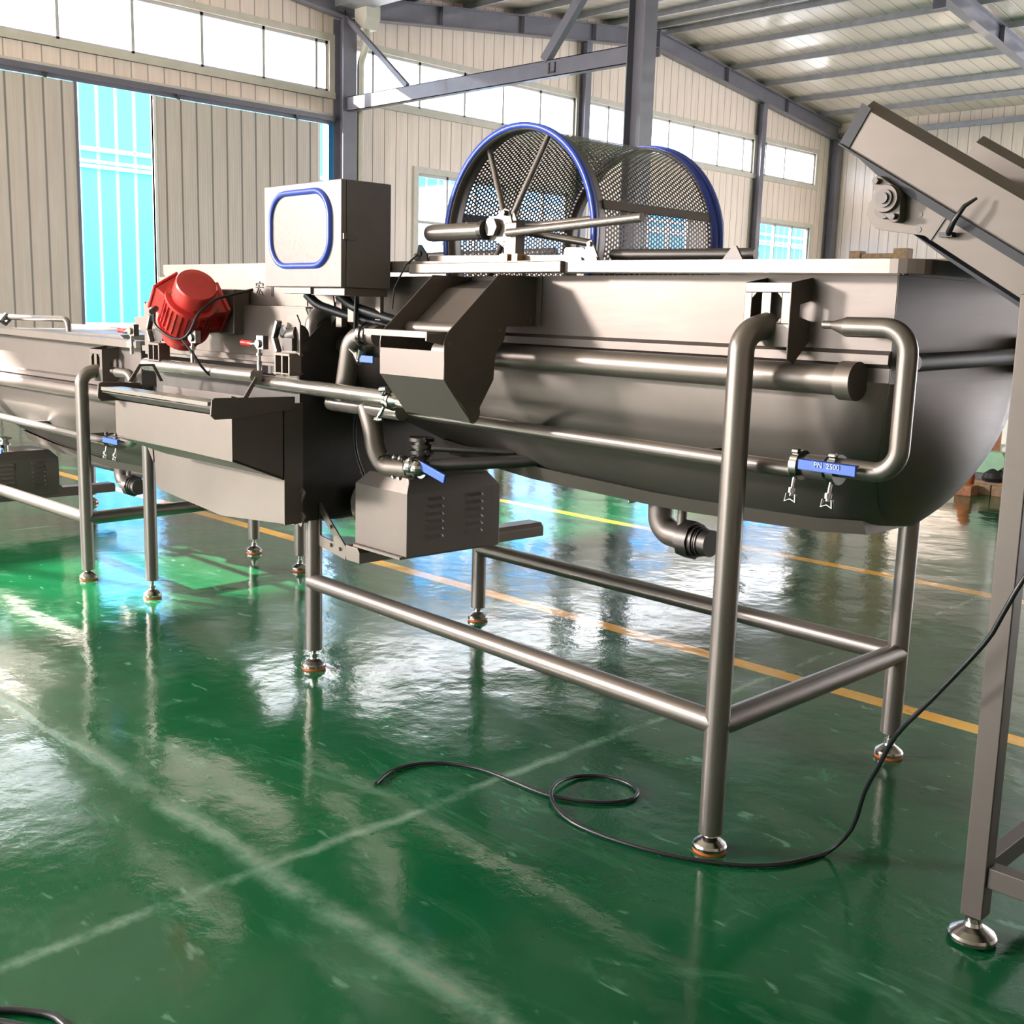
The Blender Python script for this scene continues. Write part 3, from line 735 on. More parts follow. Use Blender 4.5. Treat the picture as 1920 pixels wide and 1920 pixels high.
mb = MB(); mb.box((-1.56, -.065, 1.215), (-1.48, -.057, 1.24)); part('valve_handle', mb, 'bluehandle', vh, .003, 'blue lever handle')
for k, (x, rr) in enumerate(((-1.49, .034), (-1.455, .030), (-1.40, .036))):
    mb = MB(); mb.cyl((x-.009, .075, .853), (x+.009, .08, .855), rr, n=24); mb.cyl((x, .055, .82), (x, .03, .815), .006, n=8); mb.sphere((x, .04, .885), .012, 10); part('tri_clamp', mb, 'chrome', pw)
mb = MB(); mb.cyl((-1.45, .078, .855), (-1.35, .09, .858), .024, n=20); mb.sphere((-1.415, .06, .862), .036); mb.sphere((-1.375, .055, .86), .030)
vb = part('valve_body', mb, 'chrome', pw)
mb = MB(); mb.bar((-1.365, .055, .872), (-1.23, .06, .838), .012, .030, (0, 0, 1)); part('valve_handle', mb, 'bluehandle', vb, .003, 'blue lever handle')
mb = MB(); mb.cyl((-1.44, .12, .86), (-1.44, .12, .955), .026, n=20)
for z, rr in ((.885, .036), (.905, .045), (.925, .036), (.95, .045)): mb.cyl((-1.44, .12, z-.006), (-1.44, .12, z+.006), rr, n=22)
for a in (-1, 1): mb.cyl((-1.44+a*.05, .11, .908), (-1.44+a*.035, .115, .908), .009, n=8); mb.cyl((-1.44+a*.04, .10, .95), (-1.44+a*.035, .11, .955), .008, n=8)
part('riser', mb, 'darksteel', pw)
mb = MB(); mb.tube([(-1.36, .10, .868), (-1.10, .30, .90), (-1.0, .42, .92)], .022, 18); mb.tube([(-1.38, .12, .925), (-1.16, .28, .925), (-1.05, .40, .94)], .012, 12); part('branch_pipe', mb, 'darksteel', pw)

# ------------------------------------------------------------------ discharge chute of the front washer
ch = thing(A, 'discharge_chute', 'grey folded-sheet outfall chute hung on the front washer below the drum', 'chute', (-1.06, -.1, 1.07))
side = [(-.016, 1.512), (.148, 1.512), (.148, 1.359), (.023, 1.357), (.013, 1.315), (-.015, 1.285), (-.022, 1.262), (-.026, 1.196), (-.079, 1.112), (-.077, 1.095), (-.082, 1.078), (-.092, 1.070), (-.104, 1.068), (-.116, 1.072), (-.125, 1.082), (-.128, 1.095), (-.138, 1.110), (-.221, 1.199), (-.223, 1.300), (-.219, 1.322), (-.206, 1.341)]
mb = MB(); mb.prism(side, 'x', -.905, -.901)
sp_ = part('side_plate', mb, 'sheet', ch, .001)
for y, z in ((.10, 1.385), (.115, 1.378), (-.01, 1.345), (-.205, 1.305)):
    mb = MB(); mb.cyl((-.901, y, z), (-.896, y, z), .0055, n=10); part('bolt', mb, 'steel', sp_)
mb = MB(); mb.box((-.905, .143, 1.36), (-.878, .148, 1.512)); part('mounting_flange', mb, 'steel', sp_)
mb = MB(); mb.prism(side, 'x', -1.222, -1.218); part('side_plate', mb, 'sheet', ch, .001)
mb = MB(); mb.prism([(-.222, 1.199), (-.222, 1.281), (-.218, 1.281), (-.218, 1.2005)], 'x', -1.22, -.903); mb.prism([(-.222, 1.199), (-.218, 1.2), (-.114, 1.078), (-.118, 1.074)], 'x', -1.22, -.903)
part('front_panel', mb, 'sheet', ch)
mb = MB(); mb.prism([(-.285, 1.320), (-.285, 1.338), (-.20, 1.338), (-.20, 1.334), (-.281, 1.334), (-.281, 1.320)], 'x', -1.218, -.905)
mb.prism([(-.285, 1.33), (-.285, 1.312), (-.225, 1.30), (-.21, 1.336)], 'x', -.912, -.906); part('lip', mb, 'steel', ch)
mb = MB(); mb.prism([(.14, 1.50), (.04, 1.472), (-.10, 1.352), (-.10, 1.346), (.04, 1.466), (.14, 1.494)], 'x', -1.215, -.908); part('slide_plate', mb, 'sheet', ch)
mb = MB(); mb.cyl((-1.215, -.11, 1.342), (-.908, -.11, 1.342), .022, n=24); part('roller', mb, 'steel', ch)

# long supply pipe running in front of the legs
fp = thing(A, 'supply_pipe', 'long bright steel pipe crossing in front of the leg to the chute foot', 'pipe', (-1.8, -.09, 1.07))
mb = MB(); mb.cyl((-2.185, -.09, 1.111), (-1.345, -.09, 1.107), .0265, n=28); mb.sphere((-2.185, -.09, 1.111), .0265, 24); part('pipe_run', mb, 'pipe', fp)
mb = MB(); mb.cyl((-1.30, -.09, 1.100), (-.918, -.09, 1.080), .0185, n=24); part('outlet_pipe', mb, 'pipe', fp)
mb = MB(); mb.cyl((-1.352, -.09, 1.107), (-1.335, -.09, 1.107), .034, n=28); mb.cyl((-1.330, -.09, 1.104), (-1.318, -.09, 1.103), .036, n=28); mb.cyl((-1.318, -.09, 1.103), (-1.295, -.09, 1.101), .030, .019, n=24)
mb.cyl((-1.34, -.125, 1.12), (-1.315, -.128, 1.145), .006, n=10); mb.cyl((-1.345, -.127, 1.138), (-1.31, -.127, 1.142), .010, n=10)
for s_ in (-1, 1): mb.tube([(-1.335, -.122, 1.08), (-1.345+s_*.004, -.13, 1.055), (-1.365-s_*.010, -.132, 1.035), (-1.35+s_*.02, -.13, 1.04)], .0055, 8)
part('tri_clamp', mb, 'chrome', fp)

# ------------------------------------------------------------------ drum screen in the front washer
dm = thing(A, 'drum_screen', 'round perforated steel drum with blue edging standing up out of the front washer', 'drum', (-1.067, .5, 1.29))
cx, cz, R, ya, yb = -1.067, 1.635, .35, .2, .82
def shell(mb, r0, y0, y1, n=96, thick=0):
    o = len(mb.v)
    vs = []; fs = []
    for y in (y0, y1):
        for i in range(n+1): t = 2*PI*i/n; vs.append((cx+r0*math.cos(t), y, cz+r0*math.sin(t)))
    fs = [(i, i+1, i+n+2, i+n+1) for i in range(n)]
    mb.add(vs, fs, True)
mb = MB(); shell(mb, R-.006, ya, yb)
o = part('perforated_shell', mb, 'perf', dm)
me = o.data; uvl = me.uv_layers.new(name='holes')
off = OFF[dm.name]
for poly in me.polygons:
    cen = poly.center
    tc = math.atan2(cen.z+off.z-cz, cen.x+off.x-cx)
    for li in poly.loop_indices:
        v = me.vertices[me.loops[li].vertex_index].co + off
        t = math.atan2(v.z-cz, v.x-cx)
        while t-tc > PI: t -= 2*PI
        while t-tc < -PI: t += 2*PI
        uvl.data[li].uv = (t*R, v.y)
def hoop(y0, y1, r0, r1):
    mb = MB(); n = 96; vs = []
    for i in range(n):
        t = 2*PI*i/n; c, s_ = math.cos(t), math.sin(t)
        vs += [(cx+r0*c, y0, cz+r0*s_), (cx+r1*c, y0, cz+r1*s_), (cx+r1*c, y1, cz+r1*s_), (cx+r0*c, y1, cz+r0*s_)]
    mb.add(vs, [(4*i+k, 4*i+(k+1) % 4, 4*((i+1) % n)+(k+1) % 4, 4*((i+1) % n)+k) for i in range(n) for k in range(4)], True)
    return mb
for y0, y1 in ((ya-.002, ya+.05), (yb-.05, yb+.002)):
    h = part('end_hoop', hoop(y0, y1, R-.012, R-.001), 'sheet', dm)
    part('rubber_edging', hoop(y0-.006 if y0 < .5 else y1-.012, y0+.012 if y0 < .5 else y1+.006, R-.008, R+.010), 'bluerub', h, 0, 'blue rubber edging')
    if y0 > .5: part('rubber_edging', hoop(y0, y1, R-.001, R+.004), 'bluerub', h, 0, 'blue rubber edging')
for t in (.28, 2.9, 4.7):
    a, b = t-.04, t+.04; mb = MB()
    P4 = [(cx+r_*math.cos(q), cz+r_*math.sin(q)) for r_, q in ((R-.004, a), (R+.002, a), (R+.002, b), (R-.004, b))]
    mb.prism(P4, 'y', ya+.05, yb-.05); part('seam_strip', mb, 'sheet', dm)
hx, hz = cx, 1.665
for t, rr in ((2.10, .010), (1.235, .010), (.16, .010), (-.07, .012), (-1.2, .010), (-2.3, .010)):
    p1 = (cx+(R-.012)*math.cos(t), ya+.03, cz+(R-.012)*math.sin(t)); d = Vector((p1[0]-hx, 0, p1[2]-hz)).normalized()
    mb = MB(); mb.cyl((hx+d.x*.035, ya-.03, hz+d.z*.035), p1, rr, n=16); part('spoke', mb, 'tube', dm)
mb = MB(); mb.cyl((hx, .09, hz), (hx, ya+.02, hz), .030, n=6)
for k in range(5):
    t = .3+k*1.257; mb.cyl((hx+.042*math.cos(t), .15, hz+.042*math.sin(t)), (hx+.042*math.cos(t), .175, hz+.042*math.sin(t)), .008, n=8)
mb.prism([(hx+.055*math.cos(k*PI/3), hz+.055*math.sin(k*PI/3)) for k in range(6)], 'y', .165, .172); part('hub', mb, 'steel', dm)
# drive unit and its carrier on the rim
dv = thing(A, 'drum_drive', 'tubular drive motor before the drum, bolted plate and long rod at its right', 'motor', (-1.0, .11, 1.555))
mb = MB(); mb.lathe((-1.40, .10, 1.655), (1, 0, 0), [(0, .006), (.004, .018), (.014, .026), (.03, .028), (.30, .028)], 28); part('motor_tube', mb, 'tube', dv)
mb = MB(); mb.cyl((-1.115, .10, 1.657), (-1.095, .10, 1.657), .031, n=24); part('motor_collar', mb, 'darksteel', dv)
mb = MB(); poly = [(-1.10, 1.625), (-1.10, 1.700), (-1.065, 1.700), (-1.025, 1.722), (-1.003, 1.715), (-.985, 1.665), (-1.0, 1.612), (-1.02, 1.598), (-1.06, 1.622)]
mb.prism(poly, 'y', .112, .119)
fl = part('motor_plate', mb, 'steel', dv, .001)
for x, z in ((-1.018, 1.707), (-1.015, 1.613), (-.993, 1.664)):
    mb = MB(); mb.cyl((x, .098, z), (x, .125, z), .009, n=6); part('bolt', mb, 'darksteel', fl)
mb = MB(); mb.box((-1.0, .09, 1.575), (-.945, .13, 1.675)); part('bearing_block', mb, 'steel', dv, .003)
mb = MB(); mb.cyl((-.975, .082, 1.643), (-.425, .082, 1.668), .0125, n=18); part('torque_rod', mb, 'tube', dv)
mb = MB(); mb.box((-.985, .06, 1.553), (-.950, .13, 1.578)); mb.box((-.94, .07, 1.553), (-.915, .13, 1.578)); part('brass_shim', mb, 'brass', dv)
mb = MB(); mb.prism([(-1.39, 1.556), (-1.39, 1.582), (-.745, 1.574), (-.742, 1.590), (-.735, 1.596), (-.665, 1.594), (-.658, 1.588), (-.65, 1.552)], 'y', .10, .106)
mb.prism([(-.675, 1.551), (-.635, 1.612), (-.625, 1.614), (-.590, 1.551)], 'y', .093, .10)
for x, z in ((-.663, 1.558), (-.602, 1.558), (-.630, 1.602)): mb.cyl((x, .086, z), (x, .093, z), .008, n=6)
part('carrier_rail', mb, 'steel', dv, .001)
mb = MB(); mb.prism([(-1.45, 1.565), (-1.435, 1.618), (-1.425, 1.618), (-1.39, 1.585), (-1.385, 1.562)], 'y', .09, .097); mb.cyl((-1.425, .084, 1.588), (-1.425, .10, 1.588), .011, n=14); part('end_ear', mb, 'darksteel', dv)
mb = MB(); mb.box((-1.43, .045, 1.520), (-.70, .070, 1.553)); part('rim_cover', mb, 'steel', dv, .003)
mb = MB(); mb.cyl((-.60, .16, 1.575), (-.14, .22, 1.572), .016, n=16); mb.prism([(-.20, 1.552), (-.165, 1.59), (-.155, 1.59), (-.13, 1.552)], 'y', .15, .157); part('support_roller', mb, 'darksteel', dv)
mb = MB(); mb.tube([(-1.425, .08, 1.585), (-1.45, .05, 1.55), (-1.49, .03, 1.47), (-1.50, .03, 1.40)], .003, 8); part('motor_cable', mb, 'black', dv)
# rear pipes behind the rim on the left of the drum
rp = thing(A, 'rear_pipes', 'pair of dark horizontal pipes with a small tap behind the control cabinet', 'pipe', (-1.9, .75, 1.6))
mb = MB(); mb.cyl((-2.3, .75, 1.625), (-1.44, .75, 1.63), .018, n=16); part('pipe_run', mb, 'darksteel', rp)
mb = MB(); mb.cyl((-2.3, .75, 1.59), (-1.44, .75, 1.59), .010, n=12); part('pipe_run', mb, 'darksteel', rp)
mb = MB(); mb.cyl((-2.05, .74, 1.63), (-2.05, .74, 1.67), .008, n=10); mb.cyl((-2.09, .74, 1.672), (-2.01, .74, 1.672), .008, n=10); mb.sphere((-2.09, .74, 1.68), .014, 10); mb.sphere((-2.01, .74, 1.68), .014, 10); part('tap', mb, 'chrome', rp)

# ------------------------------------------------------------------ control cabinet
cb = thing(A, 'control_cabinet', 'square pale steel control cabinet with blue-edged window on a bracket', 'cabinet', (-1.79, -.05, 1.36))
x0, x1, y0, y1, z0, z1 = -2.04, -1.545, -.15, .055, 1.467, 1.820
mb = MB(); mb.box((x0, y0+.022, z0), (x1, y1, z1)); part('cabinet_body', mb, 'cabinet', cb, .003)
mb = MB(); mb.box((x0, y0, z0), (x1, y0+.020, z1)); dr = part('cabinet_door', mb, 'cabinet', cb, .003)
def rrect(xa, xb, za, zb_, r, n=8):
    P = []
    for (cx_, cz_, a0) in ((xb-r, zb_-r, 0), (xa+r, zb_-r, PI/2), (xa+r, za+r, PI), (xb-r, za+r, 3*PI/2)):
        for k in range(n+1): t = a0+PI/2*k/n; P.append((cx_+r*math.cos(t), cz_+r*math.sin(t)))
    return P
Pq = rrect(x0+.052, x1-.062, z0+.072, z1-.030, .095)
mb = MB(); n = len(Pq); ce = Vector((sum(p[0] for p in Pq)/n, sum(p[1] for p in Pq)/n)); rows = []
for (d, yy) in ((-.010, -.001), (-.010, -.010), (0, -.014), (.006, -.012), (.010, -.001)):
    row = []
    for i, p in enumerate(Pq):
        a = Vector(Pq[i-1]); b = Vector(Pq[(i+1) % n]); t = (b-a).normalized(); nn = Vector((t.y, -t.x)); row.append((p[0]+nn.x*d, y0+yy, p[1]+nn.y*d))
    rows.append(row)
vs = [q for r in rows for q in r]; mb.add(vs, [(i*n+k, i*n+(k+1) % n, (i+1)*n+(k+1) % n, (i+1)*n+k) for i in range(4) for k in range(n)], True)
part('window_seal', mb, 'bluerub', dr, 0, 'blue rubber window seal')
mb = MB(); mb.prism([((p[0]-ce.x)*.97+ce.x, (p[1]-ce.y)*.97+ce.y) for p in Pq], 'y', y0-.003, y0-.0005); part('door_window', mb, 'pebble', dr)
mb = MB(); mb.box((x1, y0+.005, 1.625), (x1+.008, y0+.024, 1.645)); mb.box((x1, y0+.024, 1.622), (x1+.010, y0+.05, 1.648)); mb.box((x1, y0+.05, 1.628), (x1+.006, y0+.064, 1.642)); part('latch', mb, 'steel', cb, .001)
mb = MB(); mb.box((-1.93, -.14, 1.444), (-1.75, -.10, 1.466)); mb.box((-1.76, -.13, 1.440), (-1.555, .05, 1.466)); part('mounting_tray', mb, 'steel', cb, .001)
mb = MB(); mb.prism([(-1.93, 1.466), (-1.60, 1.466), (-1.60, 1.45), (-1.93, 1.45)], 'y', -.02, .03)
mb.box((-1.80, .0, 1.33), (-1.765, .025, 1.45)); mb.box((-1.725, .0, 1.35), (-1.69, .025, 1.45)); mb.box((-1.60, .03, 1.36), (-1.57, .045, 1.45)); part('support_arm', mb, 'steel', cb)
mb = MB(); mb.tube([(-1.90, -.06, 1.445), (-1.86, -.04, 1.405), (-1.74, .02, 1.37), (-1.62, .08, 1.345), (-1.54, .10, 1.33)], .017, 14, .03, 4); part('cable_conduit', mb, 'black', cb)
mb = MB(); mb.tube([(-1.74, -.03, 1.445), (-1.70, .0, 1.405), (-1.58, .04, 1.375), (-1.45, .08, 1.345)], .017, 14, .03, 4); part('cable_conduit', mb, 'black', cb)
mb = MB(); mb.tube([(-1.66, -.01, 1.445), (-1.665, -.01, 1.33), (-1.67, .02, 1.25)], .006, 10); mb.tube([(-1.70, .06, 1.10), (-1.80, .08, 1.0), (-1.82, .1, .86), (-1.78, .12, .76)], .007, 10, .08, 5); part('power_cable', mb, 'black', cb)

# ================================================================== VIBRATING SCREEN (between the washers)
vs_ = thing(W0, 'vibrating_screen', 'stainless vibrating screen with tall side wall and hopper between the two washers', 'machine', (-4.2, 2.9, 0))
# back/side wall seen above the pipes
def wallplate(y, t=.006):
    mb = MB()
    mb.prism([(-4.88, 1.563), (-3.72, 1.563), (-3.72, 1.513), (-4.86, 1.513), (-4.88, 1.53)], 'y', y+.03, y+.03+t)
    mb.prism([(-4.86, 1.507), (-3.70, 1.507), (-3.70, 1.40), (-4.93, 1.40), (-4.95, 1.43)], 'y', y, y+t)
    mb.box((-4.88, y, 1.507), (-3.70, y+.035, 1.513)); mb.box((-4.93, y-.035, 1.392), (-3.66, y, 1.398)); mb.box((-4.88, y+.03, 1.563), (-3.70, y+.07, 1.569))
    return mb
Y0 = 2.58
part('side_wall', wallplate(Y0), 'steel', vs_)
mb = MB(); mb.prism([(-4.95, 1.392), (-3.66, 1.392), (-3.64, 1.36), (-3.64, 1.16), (-4.95, 1.16)], 'y', Y0-.035, Y0-.029); mb.box((-4.95, Y0-.05, 1.175), (-3.68, Y0-.03, 1.20)); part('deck_wall', mb, 'steel', vs_, .001)
part('side_wall', wallplate(3.30), 'steel', vs_)
mb = MB(); mb.box((-4.9, Y0-.02, 1.18), (-3.68, 3.3, 1.19)); mb.box((-4.96, Y0-.03, 1.18), (-4.95, 3.3, 1.40)); part('screen_deck', mb, 'sheet', vs_)
text_mesh('lettering', '宏', .062, (-4.03, Y0-.002, 1.462), (PI/2, 0, 0), 'paint', vs_)
for dx, dzz in ((.13, 0.0),):
    mb = MB(); mb.box((-3.945, Y0-.002, 1.435), (-3.93, Y0, 1.475)); part('painted_mark', mb, 'paint', vs_)
# legs
for x, y, tp in ((-4.915, 2.53, .80), (-4.95, 3.40, .75)):
    mb = MB(); mb.cyl((x, y, .085), (x, y, tp), .030, n=24); lg = part('leg', mb, 'tube', vs_); foot(W0, lg, x, y, .085, .043); foot_ring(lg, x, y, .043)
# main frame pipe and stanchions
mb = MB(); mb.cyl((-4.56, 2.35, 1.135), (-3.70, 2.35, 1.135), .028, n=24); mb.sphere((-4.56, 2.35, 1.135), .028, 20); part('frame_pipe', mb, 'pipe', vs_)
for xb in (-4.46, -3.50):
    mb = MB()
    for x in (xb-.045, xb+.0, xb+.045):
        mb.box((x-.004, 2.33, 1.15), (x+.004, 2.38, 1.225))
    mb.box((xb-.05, 2.325, 1.222), (xb+.055, 2.385, 1.230)); mb.box((xb-.05, 2.325, 1.155), (xb+.055, 2.385, 1.160)); part('stanchion', mb, 'steel', vs_)
# link straps and spring blocks
for xb in (-4.47, -3.52):
    mb = MB(); mb.bar((xb, 2.33, 1.235), (xb-.025, 2.33, 1.285), .012, .022, (0, 1, 0)); mb.bar((xb-.025, 2.33, 1.285), (xb+.002, 2.33, 1.345), .012, .022, (0, 1, 0)); part('link_strap', mb, 'chrome', vs_)
    mb = MB(); mb.box((xb+.01, 2.34, 1.24), (xb+.07, 2.42, 1.285)); mb.cyl((xb+.015, 2.38, 1.29), (xb+.07, 2.38, 1.30), .035, n=16); part('spring_block', mb, 'darksteel', vs_)
mb = MB(); mb.prism([(-3.53, 1.33), (-3.50, 1.37), (-3.45, 1.37), (-3.43, 1.34), (-3.43, 1.22), (-3.46, 1.24), (-3.47, 1.32), (-3.51, 1.32)], 'y', 2.36, 2.366); part('hook_plate', mb, 'sheet', vs_)
mb = MB(); mb.prism([(-4.80, 1.330), (-4.56, 1.345), (-4.56, 1.30), (-4.79, 1.295)], 'y', 2.42, 2.45); mb.prism([(-4.78, 1.295), (-4.60, 1.30), (-4.56, 1.20)], 'y', 2.42, 2.426); part('feed_lip', mb, 'steel', vs_)
# toggle clamps
for (x, y, z) in ((-4.81, 2.35, 1.272), (-4.29, 2.35, 1.262), (-3.80, 2.35, 1.258)):
    mb = MB(); mb.cyl((x+.07, y, z-.004), (x+.14, y, z), .010, n=10); mb.box((x+.12, y-.012, z-.02), (x+.165, y+.012, z+.03)); mb.cyl((x+.135, y-.02, z), (x+.135, y+.02, z), .015, n=12)
    mb.cyl((x+.12, y, z-.10), (x+.12, y, z-.01), .007, n=10); mb.cyl((x+.12, y, z-.045), (x+.12, y, z-.035), .013, n=8); mb.cyl((x+.12, y, z-.10), (x+.12, y, z-.065), .010, n=8)
    tc_ = part('toggle_clamp', mb, 'chrome', vs_)
    mb = MB(); mb.lathe((x, y, z), (1, 0, -.04), [(0, .006), (.004, .011), (.03, .0095), (.055, .011), (.085, .009)], 14); part('grip', mb, 'redgrip', tc_, 0, 'red grip')
mb = MB(); mb.lathe((-3.79, Y0-.04, 1.30), (0, -1, 0), [(0, .028), (.012, .026), (.016, .015)], 20); part('rubber_bung', mb, 'black', vs_)
# collecting box in front
bx = thing(W0, 'overflow_box', 'wide open-topped sheet steel box on the front of the vibrating screen', 'box', (-3.9, 2.2, .80))
xL, xR = -4.348, -3.467
mb = MB(); mb.prism([(xL, 1.006), (xR, 1.008), (xR, .852), (xL+.01, .862), (xL, .875)], 'y', 2.10, 2.104); part('front_plate', mb, 'steel', bx, .001)
mb = MB(); mb.prism([(2.104, 1.008), (2.104, .852), (2.315, .768), (2.315, 1.03), (2.10, 1.085), (2.10, 1.03)], 'x', xR-.004, xR); part('end_plate', mb, 'sheet', bx)
mb = MB(); mb.prism([(2.104, 1.005), (2.104, .862), (2.315, .778), (2.315, 1.03)], 'x', xL, xL+.004); part('end_plate', mb, 'sheet', bx)
mb = MB(); mb.prism([(2.104, .856), (2.104, .860), (2.315, .776), (2.315, .772)], 'x', xL, xR); mb.box((xL, 2.311, .772), (xR, 2.315, 1.06)); part('base_plate', mb, 'sheet', bx)
mb = MB(); mb.prism([(2.02, 1.050), (2.02, 1.064), (2.10, 1.064), (2.10, 1.060)], 'x', -4.30, -3.49); part('lip_bar', mb, 'pipe', bx)
for a, sg in ((xL+.02, 1), (xR+.0, 1)):
    mb = MB(); mb.prism([(2.015, 1.02), (2.02, 1.072), (2.03, 1.08), (2.36 if a > -4 else 2.20, 1.075), (2.36 if a > -4 else 2.20, 1.03), (2.12, 1.005), (2.03, 1.005)], 'x', a, a+.006)
    mb.prism([(2.145, 1.078), (2.195, 1.150), (2.205, 1.142), (2.165, 1.078)], 'x', a, a+.006)
    if a < -4: mb.prism([(2.195, 1.150), (2.262, 1.150), (2.255, 1.140), (2.205, 1.140)], 'x', a, a+.006); mb.prism([(2.262, 1.150), (2.300, 1.078), (2.285, 1.078), (2.252, 1.142)], 'x', a, a+.006)
    part('hanger_plate', mb, 'sheet', bx, .001)
mb = MB(); mb.box((xL, 2.02, 1.040), (xR, 2.30, 1.044)) if False else mb.prism([(2.03, 1.045), (2.30, .93), (2.30, .926), (2.03, 1.041)], 'x', xL+.03, xR-.02); part('drain_tray', mb, 'darksteel', bx)  # dark steel colour stands in for the shade behind the lip
# lower hopper
hp = thing(W0, 'collecting_hopper', 'deep tapered stainless hopper with slanted bottom under the vibrating screen', 'hopper', (-4.05, 2.8, .5))
F_ = [(-4.615, .80), (-4.60, .60), (-4.585, .585), (-4.055, .541), (-3.53, .581), (-3.515, .60), (-3.50, .92)]
mb = MB(); mb.prism(F_, 'y', 2.40, 2.405); part('front_plate', mb, 'steel', hp, .001)
mb = MB(); B_ = [(-4.615, .80), (-4.60, .60), (-4.055, .545), (-3.53, .585), (-3.50, 1.10)]
mb.add([(x, 2.405, z) for x, z in B_]+[(x, 3.3, z) for x, z in B_], [(k, k+1, k+6, k+5) for k in range(4)]+[(5, 6, 7, 8, 9)]); so = part('hopper_shell', mb, 'sheet', hp)
mb = MB(); mb.box((-4.60, 2.415, .80), (-3.50, 2.42, 1.13)); part('apron_plate', mb, 'darksteel', hp)  # darkened so the box interior reads as shaded; shade is in the colour
mb = MB(); mb.prism([(2.318, .60), (2.318, 1.05), (2.40, 1.05), (2.40, .60)], 'x', -3.475, -3.470); part('side_panel', mb, 'sheet', hp)
mb = MB(); mb.box((-3.50, 2.40, .60), (-3.49, 3.3, 1.25)); mb.prism([(2.40, .60), (2.395, 1.25), (2.52, 1.36), (2.60, 1.36), (2.9, 1.1)], 'x', -3.49, -3.485); part('end_plate', mb, 'darksteel', hp)
for z in (.72, .63):
    mb = MB(); mb.prism([(-3.50, z-.03), (-3.47, z-.045), (-3.44, z), (-3.50, z+.04)], 'y', 2.39, 2.396); mb.cyl((-3.468, 2.383, z), (-3.468, 2.392, z), .007, n=8); part('joining_lug', mb, 'steel', hp)
mb = MB(); mb.prism([(-4.62, .81), (-4.66, .80), (-4.66, .76), (-4.61, .70)], 'y', 2.395, 2.401); part('joining_lug', mb, 'steel', hp)

# red vibration motor
Rm = Matrix((Vector((.60, .42, -.68)), Vector((.55, -.83, -.02)), Vector((.46, .36, .81)))).transposed()
zax = (rt*.42 + up*.52 + (-fw)*.74).normalized(); xax = (Vector((-.8, -.35, .35))); xax = (xax - zax*xax.dot(zax)).normalized(); yax = zax.cross(xax)
Rm = Matrix((xax, yax, zax)).transposed()
mc = Vector((-4.215, 2.36, 1.368))
vm = thing(W0, 'vibration_motor', 'bright red vibration motor bolted to the wall of the screen', 'motor', tuple(mc))
def tm(mb): mb.v = [Rm @ v + mc for v in mb.v]; return mb
mb = MB(); mb.lathe((0, 0, -.085), (0, 0, 1), [(0, .085), (.01, .094), (.14, .094), (.15, .09)], 36)
for k in range(26):
    t = 2*PI*k/26; c, s_ = math.cos(t), math.sin(t); mb.bar((c*.096, s_*.096, -.07), (c*.096, s_*.096, .06), .004, .012, (c, s_, 0))
hs = part('housing', tm(mb), 'red', vm)
mb = MB(); mb.lathe((0, 0, .065), (0, 0, 1), [(0, .106), (.016, .106), (.016, .084), (.088, .082), (.096, .078), (.098, .06)], 40); part('end_cover', tm(mb), 'red', vm)
mb = MB(); mb.lathe((0, 0, -.165), (0, 0, 1), [(0, .06), (.004, .078), (.07, .084), (.07, .106), (.085, .106)], 40); part('end_cover', tm(mb), 'red', vm)
mb = MB(); mb.box((.07, -.062, -.065), (.135, .062, .055)); jb = part('junction_box', tm(mb), 'red', vm, .006)
mb = MB(); mb.box((.133, -.068, -.071), (.143, .068, .061)); part('junction_lid', tm(mb), 'red', jb, .003)
wy = Rm.transposed() @ Vector((0, 1, 0)); wy.z = 0; wy.normalize(); wx = Vector((-wy.y, wy.x, 0))
mb = MB()
for h in (-.055, .045): mb.bar(wy*.07+Vector((0, 0, h)), wy*.13+Vector((0, 0, h)), .03, .14, wx)
mb.bar(wy*.125, wy*.14, .15, .15, wx); mb.cyl(wx*.06+Vector((0, 0, -.03)), wx*-.105+Vector((0, 0, -.03)), .026, n=18); mb.cyl(wx*.06+Vector((0, 0, .03)), wx*-.10+Vector((0, 0, .03)), .022, n=18)
part('mounting_foot', tm(mb), 'red', vm, .003)
mb = MB(); mb.box((-4.40, 2.50, 1.28), (-4.10, 2.575, 1.46)); part('motor_mount', mb, 'sheet', vm, .004)
for k in range(4):
    t = .8+k*PI/2; mb = MB(); mb.cyl((.09*math.cos(t), .09*math.sin(t), .09), (.09*math.cos(t), .09*math.sin(t), .098), .006, n=8); part('bolt', tm(mb), 'chrome', vm)
mb = MB(); mb.cyl((-4.255, 2.24, 1.375), (-4.235, 2.21, 1.36), .012, n=14)
mb.tube([(-4.25, 2.23, 1.37), (-4.20, 2.20, 1.31), (-4.12, 2.22, 1.265), (-4.07, 2.25, 1.255), (-4.04, 2.27, 1.29), (-4.035, 2.30, 1.36), (-4.04, 2.38, 1.42), (-4.02, 2.54, 1.46)], .006, 10, .03, 4)
mb.tube([(-4.07, 2.25, 1.257), (-4.03, 2.27, 1.21), (-4.01, 2.30, 1.15), (-4.0, 2.33, 1.12)], .005, 8, .02, 3); part('cable', mb, 'black', vm)

